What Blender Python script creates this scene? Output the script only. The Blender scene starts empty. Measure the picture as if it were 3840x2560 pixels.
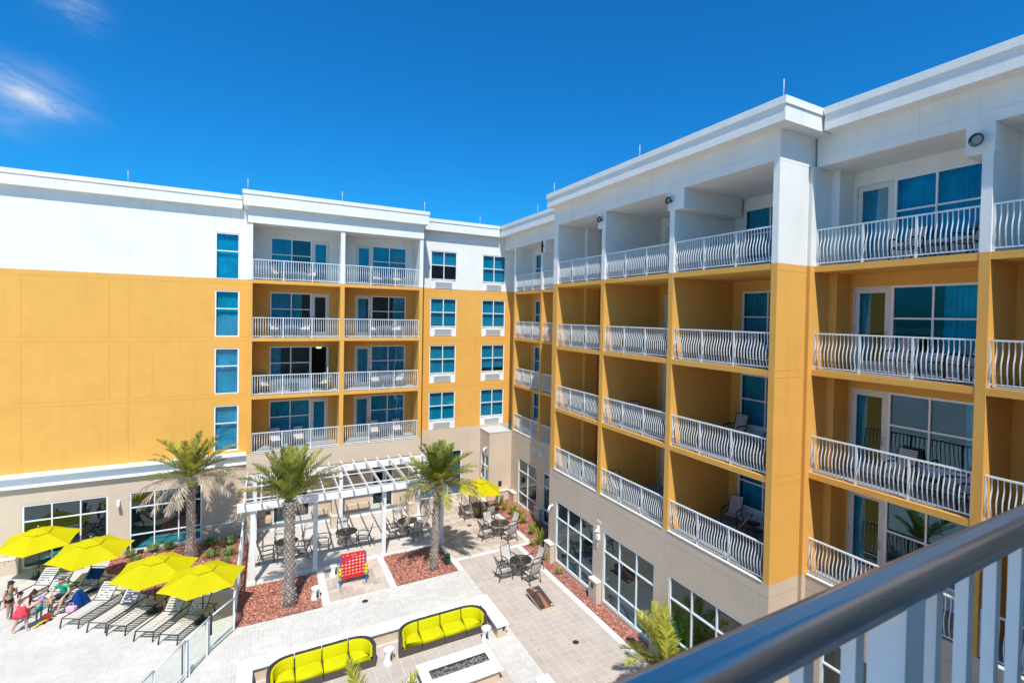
import bpy, bmesh, math, random
from mathutils import Vector, Matrix, Quaternion
rnd = random.Random(7)
SC = bpy.context.scene
COL = SC.collection
R = math.radians
# ------------------------------------------------------------------ camera
EYE = Vector((0, 0, 11.9))
cam = bpy.data.cameras.new("camera")
cam_o = bpy.data.objects.new("camera", cam)
COL.objects.link(cam_o)
ya, pi_, ro = R(30.907), R(-0.992), R(1.173)
F_ = Vector((math.sin(ya)*math.cos(pi_), math.cos(ya)*math.cos(pi_), math.sin(pi_)))
R_ = Vector((math.cos(ya), -math.sin(ya), 0))
U_ = R_.cross(F_)
R2 = R_*math.cos(ro) + U_*math.sin(ro)
U2 = -R_*math.sin(ro) + U_*math.cos(ro)
m = Matrix((R2, U2, -F_)).transposed().to_4x4()
m.translation = EYE
cam_o.matrix_world = m
cam.sensor_width = 36
cam.lens = 1921.89/3840*36
cam.shift_x = -231.35/3840
cam.shift_y = -53.5/3840
cam.clip_start = 0.05
cam.clip_end = 6000
cam.dof.use_dof = True
cam.dof.focus_distance = 22
cam.dof.aperture_fstop = 7.0
SC.camera = cam_o
# ------------------------------------------------------------------ world and sun
SUN_DIR = Vector((0.185, 0.60, -1.0)).normalized()     # the way the light travels
elev = math.asin(-SUN_DIR.z)
azim = math.atan2(-SUN_DIR.x, -SUN_DIR.y)
world = bpy.data.worlds.new("World")
SC.world = world
world.use_nodes = True
nt = world.node_tree
nt.nodes.clear()
def N(tree, typ, **kw):
    n = tree.nodes.new(typ)
    for k, v in kw.items():
        if k.startswith('i_'):
            n.inputs[int(k[2:])].default_value = v
        else:
            setattr(n, k, v)
    return n
sky = N(nt, 'ShaderNodeTexSky')
sky.sky_type = 'NISHITA'
sky.sun_disc = False
sky.sun_elevation = elev
sky.sun_rotation = azim % (2*math.pi)
sky.altitude = 0
sky.air_density = 1.0
sky.dust_density = 1.3
sky.ozone_density = 2.2
hsv = N(nt, 'ShaderNodeHueSaturation')
hsv.inputs['Hue'].default_value = 0.492
hsv.inputs['Saturation'].default_value = 1.2
hsv.inputs['Value'].default_value = 1.0
nt.links.new(sky.outputs[0], hsv.inputs['Color'])
mul = N(nt, 'ShaderNodeMix', data_type='RGBA', blend_type='MULTIPLY'); mul.inputs[0].default_value = 1; mul.inputs[7].default_value = (.10, .78, 1.28, 1)
nt.links.new(hsv.outputs[0], mul.inputs[6])
tc = N(nt, 'ShaderNodeTexCoord')
def wisp(c, a, su, sv, nscale, amt, seed):
    """soft streak of cirrus around direction c, drawn out along a"""
    c = Vector(c).normalized(); a = Vector(a); a = (a - c*a.dot(c)).normalized(); b = c.cross(a)
    noi = N(nt, 'ShaderNodeTexNoise'); noi.inputs['Scale'].default_value = nscale
    noi.inputs['Detail'].default_value = 5
    mp = N(nt, 'ShaderNodeMapping'); mp.inputs['Location'].default_value = (seed, seed, 0)
    nt.links.new(tc.outputs['Generated'], mp.inputs[0]); nt.links.new(mp.outputs[0], noi.inputs['Vector'])
    outs = []
    for ax, s, k in ((a, su, .04), (b, sv, .05)):
        d = N(nt, 'ShaderNodeVectorMath', operation='DOT_PRODUCT'); d.inputs[1].default_value = ax
        nt.links.new(tc.outputs['Generated'], d.inputs[0])
        n2 = N(nt, 'ShaderNodeMath', operation='MULTIPLY_ADD'); n2.inputs[1].default_value = k; n2.inputs[2].default_value = -k*.5
        nt.links.new(noi.outputs[0], n2.inputs[0])
        ad = N(nt, 'ShaderNodeMath', operation='ADD'); nt.links.new(d.outputs['Value'], ad.inputs[0]); nt.links.new(n2.outputs[0], ad.inputs[1])
        dv = N(nt, 'ShaderNodeMath', operation='DIVIDE'); dv.inputs[1].default_value = s; nt.links.new(ad.outputs[0], dv.inputs[0])
        sq = N(nt, 'ShaderNodeMath', operation='MULTIPLY'); nt.links.new(dv.outputs[0], sq.inputs[0]); nt.links.new(dv.outputs[0], sq.inputs[1])
        outs.append(sq)
    sm = N(nt, 'ShaderNodeMath', operation='ADD'); nt.links.new(outs[0].outputs[0], sm.inputs[0]); nt.links.new(outs[1].outputs[0], sm.inputs[1])
    ng = N(nt, 'ShaderNodeMath', operation='MULTIPLY'); ng.inputs[1].default_value = -1; nt.links.new(sm.outputs[0], ng.inputs[0])
    ex = N(nt, 'ShaderNodeMath', operation='EXPONENT'); nt.links.new(ng.outputs[0], ex.inputs[0])
    cx = N(nt, 'ShaderNodeCombineXYZ')
    for k_, (ax, f_) in enumerate(((a, 11), (b, 34))):
        d = N(nt, 'ShaderNodeVectorMath', operation='DOT_PRODUCT'); d.inputs[1].default_value = Vector(ax)*f_; nt.links.new(tc.outputs['Generated'], d.inputs[0]); nt.links.new(d.outputs['Value'], cx.inputs[k_])
    cx.inputs[2].default_value = seed
    n3 = N(nt, 'ShaderNodeTexNoise'); n3.inputs['Scale'].default_value = 1.0; n3.inputs['Detail'].default_value = 8; n3.inputs['Roughness'].default_value = .62; n3.inputs['Distortion'].default_value = 1.1
    nt.links.new(cx.outputs[0], n3.inputs['Vector'])
    m3 = N(nt, 'ShaderNodeMapRange'); m3.inputs[1].default_value = .36; m3.inputs[2].default_value = .66; m3.inputs[3].default_value = .12; m3.inputs[4].default_value = 1.25; nt.links.new(n3.outputs[0], m3.inputs[0])
    fm = N(nt, 'ShaderNodeMath', operation='MULTIPLY'); nt.links.new(ex.outputs[0], fm.inputs[0]); nt.links.new(m3.outputs[0], fm.inputs[1])
    am = N(nt, 'ShaderNodeMath', operation='MULTIPLY', use_clamp=True); am.inputs[1].default_value = amt; nt.links.new(fm.outputs[0], am.inputs[0])
    return am.outputs[0]
def pixdir(u, v):
    return F_ + R2*((u-1920-231.35)/1921.89) - U2*((v-1280+53.5)/1921.89)
cur = mul.outputs[2]
for (u0, v0, u1, v1, wd, amt, sd) in ((-60, 280, 255, 420, .0125, .95, 1.0), (-80, 270, 260, 390, .028, .34, 3.0), (190, 10, 380, 90, .020, .24, 5.0), (-60, 370, 180, 450, .030, .16, 9.0)):
    p0, p1 = pixdir(u0, v0).normalized(), pixdir(u1, v1).normalized()
    w_ = wisp((p0+p1)*.5, p1-p0, (p1-p0).length*.55, wd, 9, amt, sd)
    mx = N(nt, 'ShaderNodeMix', data_type='RGBA'); mx.inputs[7].default_value = (5.6, 6.0, 6.6, 1)
    nt.links.new(w_, mx.inputs[0]); nt.links.new(cur, mx.inputs[6]); cur = mx.outputs[2]
bg = N(nt, 'ShaderNodeBackground'); bg.inputs[1].default_value = 0.105
out = N(nt, 'ShaderNodeOutputWorld')
nt.links.new(cur, bg.inputs[0]); nt.links.new(bg.outputs[0], out.inputs[0])
sun = bpy.data.lights.new("sun", 'SUN')
sun.energy = 4.3
sun.angle = R(0.53)
sun.color = (1.0, 0.955, 0.88)
sun_o = bpy.data.objects.new("sun", sun)
COL.objects.link(sun_o)
sun_o.rotation_euler = SUN_DIR.to_track_quat('-Z', 'Y').to_euler()
sun_o.location = (-6, -20, 40)
SC.view_settings.view_transform = 'Standard'
SC.view_settings.look = 'None'
SC.view_settings.exposure = 0.38
SC.view_settings.gamma = 1
SC.cycles.max_bounces = 8
SC.cycles.transparent_max_bounces = 12
# ------------------------------------------------------------------ materials
MATS = {}
def mat(name, col, rough=.6, spec=.3, metal=0, var=.0, vscale=3, bump=0, bscale=60, isl=0, coat=0, bdist=.01, lo=None):
    if name in MATS: return MATS[name]
    mt = bpy.data.materials.new(name); mt.use_nodes = True
    t = mt.node_tree; b = t.nodes['Principled BSDF']
    b.inputs['Base Color'].default_value = (*col, 1)
    b.inputs['Roughness'].default_value = rough
    b.inputs['Specular IOR Level'].default_value = spec
    b.inputs['Metallic'].default_value = metal
    if coat: b.inputs['Coat Weight'].default_value = coat
    cc = None
    co = N(t, 'ShaderNodeTexCoord')
    def shade(fac, amt, prev, c2=None):
        mx = N(t, 'ShaderNodeMix', data_type='RGBA')
        if prev is None: mx.inputs[6].default_value = (*[max(0, c*(1-amt)) for c in col], 1); mx.inputs[7].default_value = (*[min(1, c*(1+amt)) for c in (c2 or col)], 1)
        t.links.new(fac, mx.inputs[0])
        return mx
    if var:
        n1 = N(t, 'ShaderNodeTexNoise'); n1.inputs['Scale'].default_value = vscale; n1.inputs['Detail'].default_value = 6; n1.inputs['Roughness'].default_value = .65
        t.links.new(co.outputs['Object'], n1.inputs['Vector'])
        rp = N(t, 'ShaderNodeMapRange'); rp.inputs[1].default_value = .3; rp.inputs[2].default_value = .7
        t.links.new(n1.outputs[0], rp.inputs[0])
        mx = shade(rp.outputs[0], var, None, lo); cc = mx.outputs[2]
    if isl:
        g = N(t, 'ShaderNodeNewGeometry')
        hs = N(t, 'ShaderNodeHueSaturation')
        mr = N(t, 'ShaderNodeMapRange'); mr.inputs[3].default_value = 1-isl; mr.inputs[4].default_value = 1+isl
        t.links.new(g.outputs['Random Per Island'], mr.inputs[0]); t.links.new(mr.outputs[0], hs.inputs['Value'])
        if cc: t.links.new(cc, hs.inputs['Color'])
        else: hs.inputs['Color'].default_value = (*col, 1)
        cc = hs.outputs[0]
    if cc: t.links.new(cc, b.inputs['Base Color'])
    if bump:
        n2 = N(t, 'ShaderNodeTexNoise'); n2.inputs['Scale'].default_value = bscale; n2.inputs['Detail'].default_value = 4
        t.links.new(co.outputs['Object'], n2.inputs['Vector'])
        bp = N(t, 'ShaderNodeBump'); bp.inputs['Strength'].default_value = bump; bp.inputs['Distance'].default_value = bdist
        t.links.new(n2.outputs[0], bp.inputs['Height']); t.links.new(bp.outputs[0], b.inputs['Normal'])
    MATS[name] = mt
    return mt
def stucco(name, col):
    """painted stucco: fine sand grain, faint blotches, faint vertical weather streaks"""
    mt = mat(name, col, rough=.85, spec=.15, var=.05, vscale=.9, bump=.35, bscale=70, bdist=.012)
    t = mt.node_tree; b = t.nodes['Principled BSDF']
    src = b.inputs['Base Color'].links[0].from_socket
    co = N(t, 'ShaderNodeTexCoord'); mp = N(t, 'ShaderNodeMapping'); mp.inputs['Scale'].default_value = (2.2, 2.2, .18)
    nz = N(t, 'ShaderNodeTexNoise'); nz.inputs['Scale'].default_value = 1.6; nz.inputs['Detail'].default_value = 7
    t.links.new(co.outputs['Object'], mp.inputs[0]); t.links.new(mp.outputs[0], nz.inputs['Vector'])
    mr = N(t, 'ShaderNodeMapRange'); mr.inputs[1].default_value = .56; mr.inputs[2].default_value = .8; mr.inputs[3].default_value = 1.0; mr.inputs[4].default_value = .92
    t.links.new(nz.outputs[0], mr.inputs[0])
    hs = N(t, 'ShaderNodeHueSaturation'); t.links.new(src, hs.inputs['Color']); t.links.new(mr.outputs[0], hs.inputs['Value'])
    t.links.new(hs.outputs[0], b.inputs['Base Color'])
    return mt
M = {}
M['white'] = stucco('white_stucco', (.765, .745, .70))
M['yellow'] = stucco('ochre_stucco', (.725, .375, .086))
M['beige'] = stucco('beige_stucco', (.60, .475, .36))
M['cap'] = stucco('pale_cap_stucco', (.70, .64, .56))
M['trim'] = mat('white_trim_paint', (.82, .83, .83), rough=.5, var=.03, vscale=4)
M['jw'] = mat('white_joint', (.62, .63, .63), rough=.9)
M['jy'] = mat('ochre_joint', (.60, .30, .058), rough=.9)
M['jb'] = mat('beige_joint', (.45, .36, .27), rough=.9)
M['frame'] = mat('window_frame_white', (.78, .78, .77), rough=.35, spec=.5)
M['door'] = mat('door_offwhite', (.66, .63, .58), rough=.4, spec=.4)
M['rail'] = mat('rail_white_metal', (.70, .72, .72), rough=.3, spec=.55)
M['deck'] = mat('balcony_deck_grey', (.30, .31, .31), rough=.8, var=.1, vscale=6, bump=.2)
M['ac'] = mat('air_conditioner_white', (.74, .74, .72), rough=.5)
M['acdark'] = mat('air_conditioner_slots', (.34, .35, .36), rough=.6)
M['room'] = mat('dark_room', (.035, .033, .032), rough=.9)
M['roomlit'] = mat('lobby_floor', (.45, .50, .50), rough=.6)
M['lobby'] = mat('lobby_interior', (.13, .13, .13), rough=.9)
M['steel'] = mat('satin_steel', (.45, .45, .44), rough=.3, metal=.9)
M['roofgrey'] = mat('flat_roof_grey', (.50, .52, .53), rough=.7, var=.12, vscale=2)
M['green_lamp'] = mat('dark_green_metal', (.02, .05, .045), rough=.3, spec=.6)
M['bronze'] = mat('dark_bronze_metal', (.030, .024, .022), rough=.42, spec=.5)
M['black'] = mat('black_metal', (.015, .015, .017), rough=.35, spec=.5)
M['sling'] = mat('sling_offwhite', (.55, .505, .475), rough=.7, var=.04, vscale=20)
M['yellowcanvas'] = mat('yellow_canvas', (.63, .55, .006), rough=.75, spec=.1, var=.04, vscale=5, bump=.1, bscale=200)
M['yellowcush'] = mat('yellow_cushion', (.54, .505, .004), rough=.8, spec=.1, var=.05, vscale=6, bump=.3, bscale=9)
M['wicker'] = mat('dark_wicker', (.085, .07, .062), rough=.6, var=.25, vscale=60, bump=.8, bscale=110)
M['plastic'] = mat('white_plastic', (.84, .84, .83), rough=.35, spec=.5)
M['coping'] = mat('white_coping', (.82, .82, .80), rough=.7, var=.03, vscale=3, bump=.1)
M['curtain'] = mat('curtain_cloth', (.60, .64, .66), rough=.95, spec=.05, var=.35, vscale=1.2)
M['blind'] = mat('roller_blind_cloth', (.55, .60, .60), rough=.95, spec=.05, var=.06)
def clothtranslucent(name, tint=1.0):
    t = MATS[name].node_tree; b = t.nodes['Principled BSDF']
    tr = N(t, 'ShaderNodeBsdfTranslucent'); mx = N(t, 'ShaderNodeMixShader'); mx.inputs[0].default_value = tint
    o = t.nodes['Material Output']
    c = b.inputs['Base Color']
    if c.links: t.links.new(c.links[0].from_socket, tr.inputs[0])
    else: tr.inputs[0].default_value = c.default_value
    t.links.new(b.outputs[0], mx.inputs[1]); t.links.new(tr.outputs[0], mx.inputs[2]); t.links.new(mx.outputs[0], o.inputs[0])
clothtranslucent('yellow_canvas', .30)
def glassmat(name, tint, refl=(1, 1, 1), rough=.0, ior=1.5, wav=0):
    mt = bpy.data.materials.new(name); mt.use_nodes = True; t = mt.node_tree; t.nodes.clear()
    o = N(t, 'ShaderNodeOutputMaterial'); tr = N(t, 'ShaderNodeBsdfTransparent'); tr.inputs[0].default_value = (*tint, 1)
    gl = N(t, 'ShaderNodeBsdfGlossy'); gl.inputs['Roughness'].default_value = rough; gl.inputs[0].default_value = (*refl, 1)
    lw = N(t, 'ShaderNodeLayerWeight'); lw.inputs[0].default_value = .5
    pw = N(t, 'ShaderNodeMath', operation='POWER'); pw.inputs[1].default_value = 4.2; t.links.new(lw.outputs['Facing'], pw.inputs[0])
    fr = N(t, 'ShaderNodeMapRange'); f0 = ((ior-1)/(ior+1))**2*2; fr.inputs[3].default_value = f0; fr.inputs[4].default_value = 1.0; t.links.new(pw.outputs[0], fr.inputs[0])
    if wav:
        co = N(t, 'ShaderNodeTexCoord'); nz = N(t, 'ShaderNodeTexNoise'); nz.inputs['Scale'].default_value = 1.1; nz.inputs['Detail'].default_value = 1
        t.links.new(co.outputs['Object'], nz.inputs['Vector']); bp = N(t, 'ShaderNodeBump'); bp.inputs['Strength'].default_value = wav; bp.inputs['Distance'].default_value = .02
        t.links.new(nz.outputs[0], bp.inputs['Height']); t.links.new(bp.outputs[0], gl.inputs['Normal'])
    mx = N(t, 'ShaderNodeMixShader')
    t.links.new(fr.outputs[0], mx.inputs[0]); t.links.new(tr.outputs[0], mx.inputs[1]); t.links.new(gl.outputs[0], mx.inputs[2]); t.links.new(mx.outputs[0], o.inputs[0])
    MATS[name] = mt
    return mt
M['glass'] = glassmat('teal_tinted_glass', (.045, .54, .70), (.50, .84, 1.0), .0, 1.55, .25)
M['glassdark'] = glassmat('lobby_glass', (.24, .66, .72), (.80, .95, 1.0), .0, 1.55, .25)
M['fglass'] = glassmat('clear_fence_glass', (.90, .96, .93), (1, 1, 1), .0, 1.45)
# ------------------------------------------------------------------ mesh helpers
class MB:
    def __init__(s): s.v = []; s.f = []; s.m = []; s.sm = []
    def add(s, vs, fs, mi=0, sm=False):
        o = len(s.v); s.v += [tuple(p) for p in vs]
        for f in fs: s.f.append([i+o for i in f]); s.m.append(mi); s.sm.append(sm)
    def box(s, x0, x1, y0, y1, z0, z1, mi=0):
        s.add([(x, y, z) for z in (z0, z1) for y in (y0, y1) for x in (x0, x1)],
              [(0, 2, 3, 1), (4, 5, 7, 6), (0, 1, 5, 4), (2, 6, 7, 3), (0, 4, 6, 2), (1, 3, 7, 5)], mi)
    def obox(s, c, ax, ay, az, mi=0):
        c = Vector(c); ax = Vector(ax); ay = Vector(ay); az = Vector(az)
        s.add([c+ax*i+ay*j+az*k for k in (-1, 1) for j in (-1, 1) for i in (-1, 1)],
              [(0, 2, 3, 1), (4, 5, 7, 6), (0, 1, 5, 4), (2, 6, 7, 3), (0, 4, 6, 2), (1, 3, 7, 5)], mi)
    def bar(s, p, q, w, h, mi=0, up=(0, 0, 1)):
        p = Vector(p); q = Vector(q); d = (q-p); L = d.length; d.normalize(); up = Vector(up)
        if abs(d.dot(up)) > .98: up = Vector((1, 0, 0))
        sx = d.cross(up).normalized(); sz = sx.cross(d)
        s.obox((p+q)*.5, sx*w*.5, d*L*.5, sz*h*.5, mi)
    def quad(s, a, b, c, d, mi=0): s.add([a, b, c, d], [(0, 1, 2, 3)], mi)
    def tube(s, pts, r, n=6, mi=0, closed=False, cap=True):
        pts = [Vector(p) for p in pts]; k = len(pts)
        rs = r if isinstance(r, (list, tuple)) else [r]*k
        rings = []; nrm = None
        for i, p in enumerate(pts):
            if closed: d = pts[(i+1) % k]-pts[i-1]
            else: d = pts[min(i+1, k-1)]-pts[max(i-1, 0)]
            if d.length < 1e-9: d = Vector((0, 0, 1))
            d.normalize()
            if nrm is None:
                nrm = d.orthogonal().normalized()
            nrm = (nrm-d*nrm.dot(d))
            if nrm.length < 1e-6: nrm = d.orthogonal()
            nrm.normalize(); bn = d.cross(nrm)
            rings.append([p+(nrm*math.cos(2*math.pi*j/n)+bn*math.sin(2*math.pi*j/n))*rs[i] for j in range(n)])
        vs = [q for rg in rings for q in rg]; fs = []
        for i in range(k if closed else k-1):
            i2 = (i+1) % k
            for j in range(n):
                j2 = (j+1) % n; fs.append((i*n+j, i*n+j2, i2*n+j2, i2*n+j))
        if cap and not closed: fs += [tuple(range(n))[::-1], tuple(range((k-1)*n, k*n))]
        s.add(vs, fs, mi, True)
    def lathe(s, prof, c=(0, 0, 0), n=24, mi=0, sm=True, a0=0, sx=1, sy=1):
        c = Vector(c); vs = []; fs = []; k = len(prof)
        for r, z in prof:
            for j in range(n):
                a = a0+2*math.pi*j/n; vs.append((c.x+r*math.cos(a)*sx, c.y+r*math.sin(a)*sy, c.z+z))
        for i in range(k-1):
            for j in range(n):
                j2 = (j+1) % n; fs.append((i*n+j, i*n+j2, (i+1)*n+j2, (i+1)*n+j))
        s.add(vs, fs, mi, sm)
    def prism(s, poly, z0, z1, mi=0):
        n = len(poly); vs = [(x, y, z0) for x, y in poly]+[(x, y, z1) for x, y in poly]
        fs = [tuple(range(n))[::-1], tuple(range(n, 2*n))]+[(i, (i+1) % n, (i+1) % n+n, i+n) for i in range(n)]
        s.add(vs, fs, mi)
    def build(s, name, mats, parent=None, bevel=0, **tags):
        me = bpy.data.meshes.new(name)
        me.from_pydata(s.v, [], s.f)
        if not isinstance(mats, (list, tuple)): mats = [mats]
        for q in mats: me.materials.append(q)
        me.polygons.foreach_set('material_index', s.m); me.polygons.foreach_set('use_smooth', s.sm)
        bm = bmesh.new(); bm.from_mesh(me); bmesh.ops.recalc_face_normals(bm, faces=bm.faces) if len(bm.faces) < 60000 else None; bm.to_mesh(me); bm.free()
        me.update()
        o = bpy.data.objects.new(name, me); COL.objects.link(o); o.parent = parent
        if bevel:
            bv = o.modifiers.new('bevel', 'BEVEL'); bv.width = bevel; bv.segments = 2; bv.limit_method = 'ANGLE'
        for k_, v_ in tags.items(): o[k_] = v_
        return o
def thing(name, label, cat, loc=(0, 0, 0), rz=0, group=None):
    o = bpy.data.objects.new(name, None); COL.objects.link(o); o.empty_display_size = .2
    o.location = loc; o.rotation_euler = (0, 0, rz); o['label'] = label; o['category'] = cat
    if group: o['group'] = group
    return o
KIDS = {}
def copy_tree(o, parent=None):
    c = o.copy(); COL.objects.link(c); c.parent = parent
    for ch in list(o.children): copy_tree(ch, c)
    return c
def place(proto, used, loc, rz, label, group=None):
    o = copy_tree(proto) if used[0] else proto
    used[0] = True
    o.location = loc; o.rotation_euler = (0, 0, rz); o['label'] = label
    if group: o['group'] = group
    return o
# ------------------------------------------------------------------ the hotel
hotel = thing('hotel_building', 'five storey L-shaped hotel, white top floor, ochre middle floors, beige ground floor', 'building')
Z2, Z3, Z4, Z5 = 4.55, 7.55, 10.55, 13.55
LV = {2: Z2, 3: Z3, 4: Z4, 5: Z5}
ROOF = 17.93
class Fac:
    def __init__(s, side, pl): s.s = side; s.pl = pl
    def p(s, u, d, z): return (u, s.pl-d, z) if s.s == 'A' else (s.pl-d, u, z)
    def box(s, mb, u0, u1, d0, d1, z0, z1, mi=0):
        a = s.p(u0, d0, z0); b = s.p(u1, d1, z1)
        mb.box(min(a[0], b[0]), max(a[0], b[0]), min(a[1], b[1]), max(a[1], b[1]), min(z0, z1), max(z0, z1), mi)
    def wall(s, mb, u0, u1, z0, z1, holes=(), dep=.14, mi=0, d=0, ends=True):
        us = sorted({u0, u1, *[h[0] for h in holes], *[h[1] for h in holes]}); zs = sorted({z0, z1, *[h[2] for h in holes], *[h[3] for h in holes]})
        us = [q for q in us if u0-1e-6 <= q <= u1+1e-6]; zs = [q for q in zs if z0-1e-6 <= q <= z1+1e-6]
        for a, b in zip(us, us[1:]):
            for c, e in zip(zs, zs[1:]):
                um, zm = (a+b)/2, (c+e)/2
                if any(h[0] < um < h[1] and h[2] < zm < h[3] for h in holes): continue
                mb.quad(s.p(a, d, c), s.p(b, d, c), s.p(b, d, e), s.p(a, d, e), mi)
        def ring(h, zc0, zc1):
            a, b, c, e = h[0], h[1], max(h[2], z0), min(h[3], z1)
            mb.quad(s.p(a, d, c), s.p(a, d, e), s.p(a, d-dep, e), s.p(a, d-dep, c), mi)
            mb.quad(s.p(b, d, c), s.p(b, d, e), s.p(b, d-dep, e), s.p(b, d-dep, c), mi)
            if zc1: mb.quad(s.p(a, d, e), s.p(b, d, e), s.p(b, d-dep, e), s.p(a, d-dep, e), mi)
            if zc0: mb.quad(s.p(a, d, c), s.p(b, d, c), s.p(b, d-dep, c), s.p(a, d-dep, c), mi)
        for h in holes:
            if h[3] > z0 and h[2] < z1: ring(h, h[2] >= z0-1e-6, h[3] <= z1+1e-6)
        if ends:
            for a in (u0, u1): mb.quad(s.p(a, d, z0), s.p(a, d, z1), s.p(a, d-dep, z1), s.p(a, d-dep, z0), mi)
            for c in (z0, z1): mb.quad(s.p(u0, d, c), s.p(u1, d, c), s.p(u1, d-dep, c), s.p(u0, d-dep, c), mi)
def curtain_mesh(fc, u0, u1, d, z0, z1, amp=.025, per=.13):
    mb = MB(); n = max(6, int((u1-u0)/per*6)); ph = rnd.random()*6
    vs = []
    for i in range(n+1):
        u = u0+(u1-u0)*i/n
        a = amp*math.sin(2*math.pi*(u-u0)/per+ph)*(1+.5*math.sin(u*7.3+ph))+.3*amp*math.sin(u*23)
        vs += [fc.p(u, d+a*.8, z0), fc.p(u, d+a, (z0+z1)/2), fc.p(u, d+a*.6, z1)]
    mb.add(vs, [(3*i+j, 3*i+3+j, 3*i+4+j, 3*i+1+j) for i in range(n) for j in (0, 1)], 0, True)
    return mb
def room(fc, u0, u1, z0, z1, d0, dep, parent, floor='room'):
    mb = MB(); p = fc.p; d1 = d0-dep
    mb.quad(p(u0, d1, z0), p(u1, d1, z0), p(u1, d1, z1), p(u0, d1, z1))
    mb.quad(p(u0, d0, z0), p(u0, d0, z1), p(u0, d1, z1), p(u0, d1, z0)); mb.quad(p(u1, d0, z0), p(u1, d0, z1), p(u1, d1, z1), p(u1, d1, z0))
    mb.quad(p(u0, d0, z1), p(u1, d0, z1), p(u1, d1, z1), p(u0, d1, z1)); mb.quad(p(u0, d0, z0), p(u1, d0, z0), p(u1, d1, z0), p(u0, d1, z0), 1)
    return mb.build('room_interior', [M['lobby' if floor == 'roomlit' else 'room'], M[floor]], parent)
def grid_frame(fc, mb, u0, u1, z0, z1, uc, zc, fw=.06, bar=.05, d0=-.02, d1=-.10, mi=0):
    b = fc.box
    b(mb, u0, u1, d0, d1, z1-fw, z1, mi); b(mb, u0, u1, d0, d1, z0, z0+fw, mi)
    b(mb, u0, u0+fw, d0, d1, z0+fw, z1-fw, mi); b(mb, u1-fw, u1, d0, d1, z0+fw, z1-fw, mi)
    for u in uc: b(mb, u-bar/2, u+bar/2, d0-.003, d1, z0+fw, z1-fw, mi)
    us = [u0+fw, *uc, u1-fw]
    for z in zc:
        for k in range(len(us)-1):
            b(mb, us[k]+(bar/2 if k else 0), us[k+1]-(bar/2 if k < len(us)-2 else 0), d0-.006, d1, z-bar/2, z+bar/2, mi)
def ac_unit(fc, u0, u1, z0, z1, d, parent):
    mb = MB(); fc.box(mb, u0, u1, d, d+.07, z0, z1)
    n = 12
    for i in range(n):
        z = z0+.05+(z1-z0-.1)*i/(n-1); fc.box(mb, u0+.04, u1-.04, d+.071, d+.078, z-.006, z+.004, 1)
    return mb.build('air_conditioner', [M['ac'], M['acdark']], parent)
def window(fc, u0, u1, z0, z1, uc=(), zc=(), panel=None, curtains=(), blind=None, ac=None, glass='glass', dep=1.6, fw=.06, floor='room', kind='window', cz0=None):
    mb = MB(); grid_frame(fc, mb, u0, u1, z0, z1, uc, zc, fw)
    gz0 = z0+fw
    if panel:
        fc.box(mb, u0+fw, u1-fw, -.05, -.09, z0+fw, panel-.025); fc.box(mb, u0+fw, u1-fw, -.015, -.10, panel-.03, panel+.03); gz0 = panel+.03
    o = mb.build(kind, M['frame'], hotel)
    g = MB(); g.quad(fc.p(u0+fw-.01, -.07, gz0-.01), fc.p(u1-fw+.01, -.07, gz0-.01), fc.p(u1-fw+.01, -.07, z1-fw+.01), fc.p(u0+fw-.01, -.07, z1-fw+.01))
    g.build('glass_pane', M[glass], o)
    for a, b in curtains:
        curtain_mesh(fc, u0+(u1-u0)*a+.03, u0+(u1-u0)*b-.03, -.2, (cz0 or gz0-.02), z1-.03).build('curtain', M['curtain'], o)
    if blind:
        bm_ = MB(); bm_.quad(fc.p(u0+.05, -.17, blind), fc.p(u1-.05, -.17, blind), fc.p(u1-.05, -.17, z1-.03), fc.p(u0+.05, -.17, z1-.03)); fc.box(bm_, u0+.05, u1-.05, -.165, -.18, blind-.03, blind-.001); bm_.build('roller_blind', M['blind'], o)
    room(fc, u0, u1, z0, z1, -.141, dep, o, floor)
    if ac: ac_unit(fc, *ac, -.05, o)
    return o
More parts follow.
